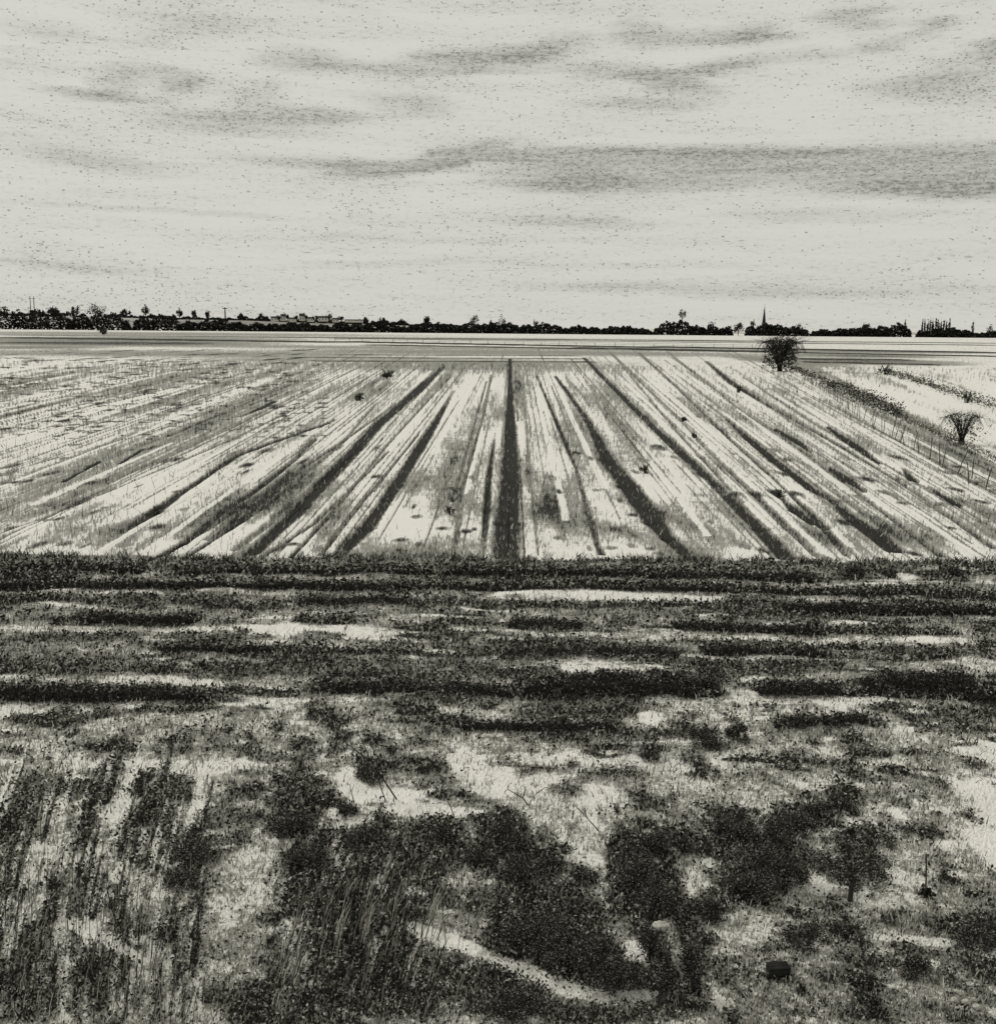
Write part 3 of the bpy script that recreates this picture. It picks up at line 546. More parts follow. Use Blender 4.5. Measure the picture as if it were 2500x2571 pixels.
# ------------------------------------------------------------------ plants
def clump_points(n, rx, ry, rz, lobes, z0=.0, fill=.55):
    """points in an uneven crown of ellipsoid lobes"""
    out = []; k = max(1, n//lobes)
    for _ in range(lobes):
        a = rng.uniform(0, 2*math.pi); q = math.sqrt(rng.random())
        cx, cy = math.cos(a)*q*rx*.72, math.sin(a)*q*ry*.72
        cz = z0 + rz*rng.uniform(.18, .80)*(1-.45*q)
        s = rng.uniform(.22, .46)
        d = unit(rng.normal(size=(k, 3)))*(rng.random((k, 1))**fill)
        out.append(d*np.array([rx*s, ry*s, rz*s*.75])+np.array([cx, cy, cz]))
    P = np.concatenate(out); P[:, 2] = np.abs(P[:, 2]); return P
def shrub(px, py, w, h, label, n=900, lobes=9, lean=0.0, m=None, cat='shrub', group=None, leaf=None, name='shrub', stems=5):
    loc = on(px, py); Y = loc[1]; s = pxm(math.hypot(Y, CAMH)); W_, H_ = w*s, h*s
    o = empty(name, loc); tag(o, label, cat, group)
    P = clump_points(n, W_/2, W_/2*.8, H_, lobes)
    fr = P[rng.random(len(P)) < .10]*np.array([1.35, 1.3, 1.12])+rng.normal(size=3)*0; P = np.concatenate([P, fr+rng.normal(size=fr.shape)*W_*.04]); P[:, 2] = np.abs(P[:, 2])
    P[:, 0] += P[:, 2]*lean
    n = int(n*1.5); lf = leaf or max(.013, 1.6*s)
    V, F, A = leaves(P, lf, 1.7, .6 if lean else .2, (lean*1.5, 0))
    link('foliage', mesh_np('foliage', V, F, {'leaf_random': A}), m or M_scrub, o)
    L = []
    for k in range(stems):
        a = rng.uniform(0, 6.28); e = np.array([math.cos(a)*W_*rng.uniform(.1, .36), math.sin(a)*W_*.25, H_*rng.uniform(.7, 1.05)])
        e[0] += e[2]*lean; b = e*.45+np.array([rng.normal()*W_*.04, 0, H_*.12])
        r = max(.006, .9*s)
        L.append(([(0, 0, -.05), tuple(b), tuple(e)], [r*1.4, r, r*.4]))
    link('stem', tubes_mesh('stem', L, 4), M_bark, o)
    return o
def hedge(x0, y0, x1, y1, h, label, n=1500, m=None, leaf=1.0, thick=1.0, cat='hedge', group=None, name='hedge', ragged=.5, z=None):
    a = on(x0, y0); b = on(x1, y1); L = np.linalg.norm(b-a); s = pxm(math.hypot((a[1]+b[1])/2, CAMH)); Hh = h*s
    o = empty(name, tuple((a+b)/2)); tag(o, label, cat, group); d = (b-a)/max(L, 1e-6); nrm = np.array([-d[1], d[0], 0])
    t = rng.random(n); e = np.sqrt(np.clip(1-(2*t-1)**6, 0, 1))
    ph = rng.uniform(0, 6, 6)
    prof = 1-ragged*(.5+.28*np.sin(t*L/Hh*1.1+ph[0])+.22*np.sin(t*L/Hh*2.9+ph[1])+.15*np.sin(t*L/Hh*6.3+ph[2]))
    zz = rng.random(n)**.9*Hh*prof*e
    P = (t-.5)[:, None]*(b-a)[None] + nrm[None]*(rng.normal(size=n)*Hh*.45*thick*e)[:, None] + np.array([0, 0, 1.])[None]*zz[:, None]
    V, F, A = leaves(P, leaf*s*2.1, 1.6, .3)
    link('foliage', mesh_np('foliage', V, F, {'leaf_random': A}), m or M_scrub, o)
    return o
def branchy(base, H_, W_, n, r0, arch=0.0, seed=0, levels=2):
    """list of tapering tubes: bare arching or spreading stems"""
    L = []
    for k in range(n):
        a = rng.uniform(0, 2*math.pi); q = rng.uniform(.5, 1.0) if arch else rng.uniform(.25, 1.0)
        tip = np.array([math.cos(a)*W_/2*q, math.sin(a)*W_/2*q*.8, H_*(1-.35*q*arch)*rng.uniform(.75, 1.0)])
        pts = []
        for i in range(6):
            t = i/5; up = math.sin(min(1, t*(1+arch*.35))*math.pi/2) if arch else t
            zz = H_*up*(1-.2*q*arch)*(1 if t < .75 or not arch else 1-(t-.75)*1.6*arch)
            pts.append((base[0]+tip[0]*t**(1.0 if not arch else 1.15)+rng.normal()*W_*.012, base[1]+tip[1]*t, base[2]+(zz if arch else tip[2]*t)))
        L.append((pts, [r0*(1-.8*i/5) for i in range(6)]))
        if levels > 1:
            for _ in range(2):
                i = rng.integers(2, 5); p = np.array(pts[i]); e = p+np.array([rng.normal()*W_*.13, rng.normal()*W_*.1, H_*rng.uniform(.05, .22)])
                L.append(([tuple(p), tuple((p+e)/2+rng.normal(size=3)*W_*.01), tuple(e)], [r0*.45, r0*.3, r0*.12]))
    return L
def far_tree(px, top, w, Y, label, z=None, shape='round', n=220, m=None, group=None, gap=0.0, name='tree', lobes=9, cat='tree'):
    """a tree on the skyline: trunk, limbs and a crown of leaf clumps"""
    t = AT(px, top, Y); gz = z if z is not None else 0.0
    H_ = max(t[2]-gz, 2.5); W_ = w*pxm(Y)
    o = empty(name, (t[0], Y, gz)); tag(o, label, cat, group)
    s = pxm(Y)
    if shape == 'tall': ch, cz = H_*.88, H_*.12
    else: ch = min(H_*.8, W_*.95); cz = H_-ch
    n = int(n*3.2); P = clump_points(n, W_/2, W_/2, ch*1.05, lobes, 0, .6)
    P[:, 2] = P[:, 2]*ch/max(P[:, 2].max(), .1)+cz
    V, F, A = leaves(P, s*1.7, 1.3)
    link('crown', mesh_np('crown', V, F, {'leaf_random': A}), m or M_hedge, o)
    L = [([(0, 0, -.5), (0, 0, cz+ch*.2), (W_*.03, 0, cz+ch*.6)], [s*.8, s*.55, s*.25])]
    for a in (-1, 1, .4): L.append(([(0, 0, cz*.9+.1), (a*W_*.18, .2, cz+ch*.3), (a*W_*.33, .3, cz+ch*.6)], [s*.4, s*.3, s*.15]))
    link('trunk', tubes_mesh('trunk', L, 5), M_bark, o)
    return o
exec_done = True
# ---- dark hedgerows on the horizon
BELT = [(-90,140,632,592,'black hedgerow at the far left edge of the skyline, tallest of the horizon hedges'),(130,250,632,601,'black hedgerow just right of the tallest left-edge hedge'),(255,345,633,604,'dark rounded hedgerow below the broad crowned skyline tree'),
 (340,480,633,613,'lower dark hedgerow stretching right of the rounded one on the left skyline'),(470,640,634,618,'thin dark hedgerow in front of the far village roofs'),(630,780,636,617,'ragged dark hedgerow right of the village on the skyline'),
 (770,900,637,620,'dark hedgerow at the foot of the small black ball tree'),(890,1080,638,619,'dark hedgerow above the top end of the central black furrow'),(1070,1250,640,625,'thin dark hedgerow between the furrow tops and the stalk tree'),
 (1250,1330,641,616,'bulky dark hedge under the looped crown tree'),(1320,1400,641,624,'low rounded dark hedge right of the looped crown tree'),(1425,1480,643,620,'dark hedge at the foot of the church spire'),
 (1470,1545,643,624,'dark hedge just right of the church spire'),(1550,1700,644,629,'long dark hedge right of the spire with a gap each side'),(1640,1740,645,622,'ragged topped dark hedge near the right of the skyline'),
 (1752,1862,649,629,'black rounded hedge in front of the poplar row'),(1858,2010,650,634,'thin twiggy hedge at the right edge of the skyline')]
for (x0, x1, yb, yt, lab) in BELT:
    Yd = 1330.0; a = AT(x0, yb, Yd); b = AT(x1, yb, Yd); top = AT((x0+x1)/2, yt, Yd)[2]
    a[2] = b[2] = 0
    L = b[0]-a[0]; o = empty('hedgerow', ((a[0]+b[0])/2, Yd, 0)); tag(o, lab, 'hedgerow')
    n = int(L*26); t = rng.random(n); e = np.clip(1-(2*t-1)**8, 0, 1)**.5; ph = rng.uniform(0, 6, 3)
    prof = .92+.14*np.sin(t*L*.11+ph[0])+.12*np.sin(t*L*.31+ph[1])+.08*np.sin(t*L*.8+ph[2])
    P = np.stack([(t-.5)*L, rng.normal(size=n)*3, rng.random(n)*top*prof*e], 1)
    V, F, A = leaves(P, 2.3, 1.3); link('foliage', mesh_np('foliage', V, F, {'leaf_random': A}), M_hedge, o)
# a scatter of low bushes along the skyline bank, one strip
HT = [(62,592,30,'round','low dark tree on the far left of the skyline below the twin poles'),(105,584,34,'round','low spreading dark tree right of the twin poles on the skyline'),(146,584,26,'round','small dark tree left of the broad crowned skyline tree'),(185,578,50,'round','broad crowned dark tree, biggest on the left skyline'),
 (240,590,24,'round','thin tree right of the broad crowned skyline tree'),(278,582,20,'round','small dark tufted tree on the skyline right of the broad crowned tree'),(343,590,17,'round','pale round topped tree on the skyline right of the dark tufted one'),(371,593,12,'tall','narrow tree right of the pale round topped tree'),
 (396,594,12,'tall','narrow tree left of the lone skyline pole'),(460,598,16,'round','small grey tree right of the lone skyline pole'),(500,599,14,'round','small tree just left of the village roofs'),(700,606,14,'tall','dark upright tree at the right end of the village'),
 (735,607,20,'round','ragged grey tree right of the village'),(768,609,22,'round','grey tree left of the small black ball tree')]
for (x, t, w, sh, lab) in HT:
    q = hillz(x, 2050); far_tree(x, t, w, 2050, lab, z=q[2]-1, shape=sh, n=150)
NT_ = [(815,604,20,'round','small black ball shaped tree on the skyline left of centre',260),(907,598,22,'round','tree with open looped crown on the skyline left of centre',90),(938,610,10,'tall','small black pointed tree beside the open looped crown tree',110),
 (960,600,22,'round','sparse forked tree on the skyline above the central furrow',46),(1024,611,14,'round','thin small tree right of the sparse forked tree',60),(1305,591,17,'round','tall looped crown tree on a thin stalk left of the church spire',90),(1358,614,20,'round','dark round tree between the stalk tree and the spire',150),
 (1412,616,22,'round','dark tree just left of the church spire',170),(1440,611,12,'round','thin grey tree touching the left side of the spire hedge',50),(1528,618,20,'round','low dark tree right of the spire',110),(1655,616,16,'round','ragged dark tree rising from the long right hedge',100),
 (1682,620,14,'tall','thin branched tree right of the ragged one in the long right hedge',50),(1731,611,10,'tall','small dark cone shaped tree standing alone left of the poplar row',90),(1861,612,7,'tall','thin pointed tree right of the poplar row',60),(1893,619,16,'round','sparse twiggy tree at the right edge of the skyline',40)]
for (x, t, w, sh, lab, n) in NT_: far_tree(x, t, w, 1345, lab, z=0, shape=sh, n=n, m=M_hedge if n > 90 else M_fair)
for k in range(11):
    far_tree(1764+k*5.2, 608+rng.uniform(-1, 3), 4.6, 1400, 'slim upright poplar in the even row behind the black rounded hedge', z=0, shape='tall', n=70, group='poplars in a row near the right skyline', name='poplar_tree', lobes=7, m=M_hedge)
for (x0, x1, h, lab) in [(-60,70,7,'low scrub on the far left crest below the twin poles'),(75,165,9,'low dark scrub joining the two left crest trees'),(200,262,7,'low scrub right of the broad crowned skyline tree'),(262,330,7,'low scrub beside the long barn on the left crest'),(330,420,4,'thin scrub under the pale round topped trees'),
    (415,520,6,'thin scrub right of the lone skyline pole'),(505,600,7,'ragged scrub behind the left half of the village'),(590,700,7,'ragged scrub behind the right half of the village'),(700,840,8,'ragged scrub on the crest right of the village'),(835,960,7,'low scrub on the crest behind the looped crown tree')]:
    a, b = hillz(x0, 2040), hillz(x1, 2040); c = (a+b)/2; o = empty('scrub', tuple(c)); tag(o, lab, 'scrub'); n = int((x1-x0)*16); t = rng.random(n); ph = rng.uniform(0, 6, 3)
    Hh = h*pxm(2040)*(.5+.3*np.sin(t*9+ph[0])+.3*np.sin(t*23+ph[1])+.15*np.sin(t*61+ph[2])).clip(.12); P = (t-.5)[:, None]*(b-a)[None]+np.stack([0*t, rng.normal(size=n)*3, rng.random(n)*Hh], 1)
    V, F, A = leaves(P, 2.0, 1.5); link('foliage', mesh_np('foliage', V, F, {'leaf_random': A}), M_hedge, o)
# ---- poles, houses, church
def pole(px, top, Y, label, zb, w=1.6, name='pole', group=None):
    t = AT(px, top, Y); o = empty(name, (t[0], Y, zb)); tag(o, label, 'pole', group); h = t[2]-zb; r = w*pxm(Y)/2
    link('shaft', tubes_mesh('shaft', [([(0, 0, -1), (0, 0, h*.6), (0, 0, h)], [r, r*.8, r*.6])], 8), M_post, o)
    V, F, A = join([box_vf(-r*3, -r*.5, h*.86, r*3, r*.5, h*.86+r)]); link('crossarm', mesh_np('crossarm', V, F), M_post, o)
pole(57, 566, 2060, 'left of two thin poles on the far left skyline', hillz(57)[2], 1.8, name='mast'); pole(64, 566, 2060, 'right of two thin poles on the far left skyline', hillz(64)[2], 1.8, name='mast')
pole(430, 587, 2060, 'lone short dark pole on the left skyline between small trees', hillz(430)[2], 3)
def house(px, yb, w, h, Y, label, zb, hip=False):
    t = AT(px, yb, Y); s = pxm(Y); W_, Hh = w*s, h*s; D = 8.0
    o = empty('house', (t[0], Y, zb)); tag(o, label, 'house', None)
    V, F, A = box_vf(-W_/2, 0, -2, W_/2, D, Hh*.55); link('wall', mesh_np('wall', V, F), M_wall, o)
    e = .4; z0, z1 = Hh*.55+.003, Hh
    V = np.array([(-W_/2-e, -e, z0), (W_/2+e, -e, z0), (W_/2+e, D+e, z0), (-W_/2-e, D+e, z0), (-W_/2+(W_*.2 if hip else -e), D/2, z1), (W_/2-(W_*.2 if hip else -e), D/2, z1)])
    me = bpy.data.meshes.new('roof'); me.from_pydata(V.tolist(), [], [(0, 1, 5, 4), (2, 3, 4, 5), (1, 2, 5), (3, 0, 4), (3, 2, 1, 0)]); rf = link('roof', me, M_roof, o)
    V, F, A = box_vf(W_*.28, D/2-.6, z0, W_*.28+1.3, D/2+.6, z1+1.5); link('chimney', mesh_np('chimney', V, F), M_roof, rf)
    for k in range(max(2, int(W_/5))):
        x = -W_/2+W_*(k+.5)/max(2, int(W_/5)); V, F, A = box_vf(x-.7, -.06, .4, x+.7, -.003, max(1.4, Hh*.4)); link('window', mesh_np('window', V, F), M_black, o)
hs = [(524,611,13,8,'low house at the left end of the far village'),(541,610,9,12,'narrow tall house second from the left in the far village'),(557,612,15,7,'low wide house third from the left in the far village'),(577,610,10,13,'steep roofed house, tallest in the far village'),
      (593,612,12,8,'low house just right of the tallest village house'),(617,611,18,9,'wide peaked house in the right half of the far village'),(641,613,11,7,'small house at the right end of the far village'),(676,613,34,4,'long low barn right of the far village')]
for k, (x, yb, w, h, lab) in enumerate(hs): house(x, yb, w, h*.9, 1850+k % 3*18, lab, AT(x, yb+1, 1850)[2])
for (x, t, w, lab) in [(533,603,9,'bushy tree between the first two village houses'),(549,601,8,'dark tree right of the narrow tall village house'),(567,603,9,'round tree left of the tallest village house'),(585,602,8,'pointed tree right of the tallest village house'),
      (603,603,12,'round dark tree left of the wide peaked village house'),(630,600,11,'dark tree right of the wide peaked village house'),(652,604,13,'low tree at the right end of the village'),(510,604,12,'dark tree before the first village house')]:
    far_tree(x, t, w, 1840, lab, z=AT(x, 614, 1840)[2], shape='round', n=60)
house(305, 601, 30, 5, 2060, 'long low barn on the left skyline beside the dark tufted tree', hillz(305)[2])
house(1585, 628, 34, 8, 1360, 'long roofed barn behind the hedge right of the spire', 0)
house(1625, 629, 30, 8, 1362, 'second long roofed barn farther right of the spire', 0)
house(1835, 628, 40, 11, 1420, 'broad low roofed barn beside the poplar row', 0)
def church():
    Y = 1400.0; t = AT(1462, 583, Y); s = pxm(Y); o = empty('church', (t[0], Y, 0)); tag(o, 'church with tall thin dark spire rising above the right skyline', 'church'); H_ = t[2]; r = 2.3
    V, F, A = box_vf(-r, -r, -1, r, r, H_*.42); link('tower', mesh_np('tower', V, F), M_stone, o)
    V = [(math.cos(q*math.pi/4+.39)*r*1.0, math.sin(q*math.pi/4+.39)*r*1.0, H_*.42+.004) for q in range(8)]+[(0, 0, H_)]
    me = bpy.data.meshes.new('spire'); me.from_pydata(V, [], [(i, (i+1) % 8, 8) for i in range(8)]+[tuple(range(7, -1, -1))]); sp = link('spire', me, M_black, o)
    link('weathervane', tubes_mesh('weathervane', [([(0, 0, H_-.3), (0, 0, H_+1.6)], [.16, .1]), ([(-.7, 0, H_+1), (.7, 0, H_+1)], [.1, .1])], 4), M_black, sp)
    V, F, A = box_vf(r+.003, -4, -1, r+16, 4, 6); link('nave', mesh_np('nave', V, F), M_stone, o)
    V = [(r+.003, -4.5, 6.004), (r+16.4, -4.5, 6.004), (r+16.4, 4.5, 6.004), (r+.003, 4.5, 6.004), (r+.003, 0, 10.5), (r+16.4, 0, 10.5)]
    me = bpy.data.meshes.new('roof'); me.from_pydata(V, [], [(0, 1, 5, 4), (2, 3, 4, 5), (1, 2, 5), (3, 0, 4), (3, 2, 1, 0)]); link('roof', me, M_roof, o)
    for z in (H_*.12, H_*.3):
        V, F, A = box_vf(-.5, -r-.05, z, .5, -r-.003, z+2.4); link('window', mesh_np('window', V, F), M_black, o)
church()
# ---- post and rail fences
def fence(pts, h, step, label, rails=2, pr=None, slope=.0, name='fence', brace=False):
    W = [on(x, y) for x, y in pts]; o = empty(name, tuple(W[0])); tag(o, label, 'fence'); s = pxm(W[len(W)//2][1])
    ps = []; acc = 0
    for a, b in zip(W[:-1], W[1:]):
        L = np.linalg.norm(b-a); k = max(1, int(round(L/step)))
        for i in range(k): ps.append(a+(b-a)*i/k)
    ps.append(W[-1]); ps = ps[:99]
    for p in ps:
        q = p-W[0]; sz = pxm(p[1]); r = pr or max(.03, sz*.38); l = rng.normal()*.20; q = q+np.array([rng.normal()*.15, 0, 0])
        hh = h*rng.uniform(.85, 1.15)
        L = [([tuple(q+[0, 0, -.3]), tuple(q+[l*hh*.5, 0, hh*.5]), tuple(q+[l*hh, 0, hh])], [r, r*.95, r*.8])]
        link('post', tubes_mesh('post', L, 5), M_post, o)
    for k in range(rails):
        z = h*(.85-.38*k); line = [tuple(p-W[0]+[0, 0, z+rng.normal()*.02]) for p in ps]
        link('rail', tubes_mesh('rail', [(line, [max(.015, pxm(p[1])*.22) for p in ps])], 4), M_post, o)
fence([(640,652),(900,657),(1250,663),(1440,666)], 1.7, 9.5, 'long thin post and rail fence crossing above the furrow tops')
fence([(1535,722),(1600,768),(1680,822),(1760,868),(1830,905),(1930,962)], 1.25, 2.3, 'wire fence on leaning stakes running down the right of the field', rails=3)
# ---- middle distance shrubs on the right
def arching(px, py, w, h, label, n=46, name='arching_shrub', leafn=500, m=None):
    loc = on(px, py); s = pxm(math.hypot(loc[1], CAMH)); W_, H_ = w*s, h*s; o = empty(name, loc); tag(o, label, 'shrub')
    L = branchy((0, 0, 0), H_, W_*1.35, n, s*.6, arch=1.0); link('branch', tubes_mesh('branch', L, 4), M_twig, o)
    P = clump_points(leafn, W_*.60, W_*.5, H_*.95, 16, 0, .7); k_ = unit(rng.normal(size=(leafn, 3)))*rng.random((leafn, 1))**.4; P = np.concatenate([P, k_*np.array([W_*.42, W_*.4, H_*.46])+np.array([0, 0, H_*.5])]); V, F, A = leaves(P, s*2.2, 1.8); link('foliage', mesh_np('foliage', V, F, {'leaf_random': A}), m or M_scrub, o)
arching(1490, 710, 84, 70, 'large dark arching shrub at the head of the sweeping hedge', 120, leafn=1150)
arching(1838, 850, 84, 68, 'round shrub of arching twigs at the right end of the snow field', 70, leafn=260, m=M_fair)
shrub(1692, 716, 40, 24, 'small dark bush at the start of the upper right hedge', 420, 8)
hedge(1515, 705, 1590, 738, 12, 'upper end of the sweeping hedge just below the large arching shrub', 900, m=M_fair)
hedge(1585, 738, 1720, 798, 24, 'dark thick middle stretch of the sweeping hedge on the right', 3200)
hedge(1715, 796, 1800, 836, 12, 'thin grey stretch of the sweeping hedge left of the round arching shrub', 700, m=M_fair)
hedge(1805, 840, 1960, 905, 14, 'low end of the sweeping hedge at the right edge', 800, m=M_fair)
hedge(1700, 716, 1790, 742, 16, 'twiggy left half of the upper right hedge', 900, m=M_fair)
hedge(1785, 742, 1960, 800, 20, 'twiggy right half of the upper right hedge', 1500, m=M_fair)
for (x, y, w, h, lab) in [(1850,770,34,26,'small grey bush on the upper right hedge near the frame edge'),(1412,751,14,16,'tiny dark bush alone in the right field near the top'),(740,724,26,18,'dark small bush beside the furrows left of centre, near their top'),(688,766,22,16,'dark small bush in the left field below the other'),
    (1307,804,12,10,'tiny round bush in the pale strip right of centre'),(1326,838,14,13,'second tiny round bush in the pale strip, below the first'),(300,978,44,22,'dark low bush on the lower left furrows'),(860,985,26,20,'dark small spiky bush between the left furrow and the central one'),
    (1490,945,26,18,'round dark bush at the top of a dark dash in the right field'),(197,640,20,14,'small grey tree in the strip under the left hedgerow'),(1232,905,22,20,'small looped bush in the field right of the thick right furrow')]:
    shrub(x, y, w, h, lab, 260, 7, m=M_scrub)
# ---- stems and stubble in the field (uncountable)
def field_stubble():
    parts = []
    n = 26000; px = rng.uniform(-60, 1960, n); py = 700+rng.random(n)**.8*365
    P = np.array([G(a, b) for a, b in zip(px, py)]); T, Z = sample(P[:, 0], P[:, 1]); keep = rng.random(n) < (.02+.42*np.clip(T-.15, 0, 1)); P = P[keep]; P[:, 2] = Z[keep]-.02
    d = P[:, 1]; parts.append(blades(P, .10+.0022*d, .0007*d, (.05, 0), .35))
    V, F, A = join(parts); tag(link('stubble', mesh_np('stubble', V, F, {'leaf_random': A}), M_grass), 'thin dry stubble stalks scattered over the furrowed field', 'stubble', kind='stuff')
    # vine-like stakes leaning in rows on the left
    L = []
    for k in range(420):
        x = rng.uniform(0, 620); y = rng.uniform(770, 1060)
        if rng.random() < .35: x = rng.uniform(780, 1200)
        p = on(x, y); s = pxm(p[1]); h = rng.uniform(10, 24)*s; q = rng.normal()*.22
        L.append(([tuple(p-[0, 0, .03]), tuple(p+[q*h*.5+rng.normal()*.05*h, 0, h*.5]), tuple(p+[q*h, 0, h])], [s*.45, s*.38, s*.22]))
        if rng.random() < .5: L.append(([tuple(p+[q*h*.5, 0, h*.5]), tuple(p+[q*h*.5+h*rng.choice([-.35, .35]), 0, h*.85])], [s*.3, s*.15]))
    tag(link('dry_stalks', tubes_mesh('dry_stalks', L, 3), M_twig), 'thin dry forked stalks standing along the field rows', 'stalks', kind='stuff')
field_stubble()
# ---- ground cover in the foreground, following the dark patches
def cover():
    n = 150000
    py = 1072+rng.random(n)*930; px = rng.uniform(-120, 2030, n)
    # sight-line points -> ground
    xs = (px-W0/2)/FPX; ys = -(py-H0/2)/FPX; Rr = np.stack([xs, ys, -np.ones(n)], 1) @ CRn.T; t = -CAMH/Rr[:, 2]
    P = np.stack([Rr[:, 0]*t, Rr[:, 1]*t, 0*t], 1); T, Z = sample(P[:, 0], P[:, 1]); P[:, 2] = Z
    k = rng.random(n) < np.clip((T-.50)*1.5, 0, 1); Q = P[k]; d = Q[:, 1]; tq = T[k]
    h = .03+.0036*d*np.clip(tq, .4, 1.1)
    j = np.repeat(np.arange(len(Q)), 4); QQ = Q[j]+np.stack([rng.normal(size=len(j))*.07, rng.normal(size=len(j))*.09, rng.random(len(j))*h[j]], 1)
    V, F, A = leaves(QQ, .0019*QQ[:, 1]+.006, 1.7, .4); me = mesh_np('heather', V, F, {'leaf_random': A})
    tag(link('heather', me, M_heather), 'dark low heather and moss covering the near ground in patches', 'heather', kind='stuff')
    # grass blades everywhere, thinner on snow
    k = rng.random(n) < np.clip(.05+T*.45, 0, .5); Q = P[k]; d = Q[:, 1]
    left = Q[:, 0] < -1.0
    V, F, A = blades(Q, .04+.0034*d, .0009*d+.001, (.12, 0), .35); tag(link('grass', mesh_np('grass', V, F, {'leaf_random': A}), M_grass), 'short dry grass poking through the near snow', 'grass', kind='stuff')
cover()
# ---- ragged weeds along the foot of the field
def verge():
    n = 5200; px = rng.uniform(-90, 2000, n); py = 1067+rng.normal(size=n)*4+px*.006; k = rng.random(n) < .25+.75*(np.sin(px*.021)+np.sin(px*.057+1)+np.sin(px*.13+2) > .2)
    P = np.array([on(a, b) for a, b in zip(px[k], py[k])]); V, F, A = blades(P, .20, .028, (.05, 0), .5)
    tag(link('weeds', mesh_np('weeds', V, F, {'leaf_random': A}), M_heather), 'ragged dark weeds along the foot of the furrowed field', 'weeds', kind='stuff')
verge()
# ---- leaning reeds
def reeds(poly, n, h, w, lean, m, label, name='reeds'):
    Q = []
    while len(Q) < n:
        x0, y0, x1, y1, half = poly[rng.integers(len(poly))]; t = rng.random(); p = on(x0+(x1-x0)*t+rng.normal()*half, y0+(y1-y0)*t+rng.normal()*half*.5); Q.append(p)
    Q = np.array(Q); V, F, A = blades(Q, h, w, lean, .10)
    tag(link(name, mesh_np(name, V, F, {'leaf_random': A}), m), label, 'reeds', kind='stuff')
reeds([(0,1640,0,1958,60),(60,1600,60,1958,40),(150,1640,130,1958,50),(250,1720,230,1990,50),(340,1750,330,1990,40)], 260, .5, .008, (.20, 0), M_grass, 'tall thin dry grass stems leaning right in the lower left corner', 'tall_grass')
reeds([(20,1600,60,1900,60),(170,1700,330,1958,60),(240,1760,360,1960,60)], 260, .7, .008, (.18, 0), M_scrub, 'dark thin grass stems among the pale ones in the lower left corner', 'dark_stems')
reeds([(570,1760,560,1900,4),(625,1730,610,1850,4),(660,1720,640,1830,4),(700,1730,690,1820,5),(755,1740,735,1840,5),(830,1740,825,1800,4),(540,1840,530,1960,8)], 160, .42, .010, (.25, 0), M_reed, 'pale leaning reed tufts striping the dark mass left of centre', 'pale_reeds')
reeds([(600,1780,800,1780,60),(600,1880,800,1880,60),(640,1730,760,1700,40)], 500, .36, .014, (.25, 0), M_scrub, 'black leaning reeds forming the dark mass left of centre', 'dark_reeds')
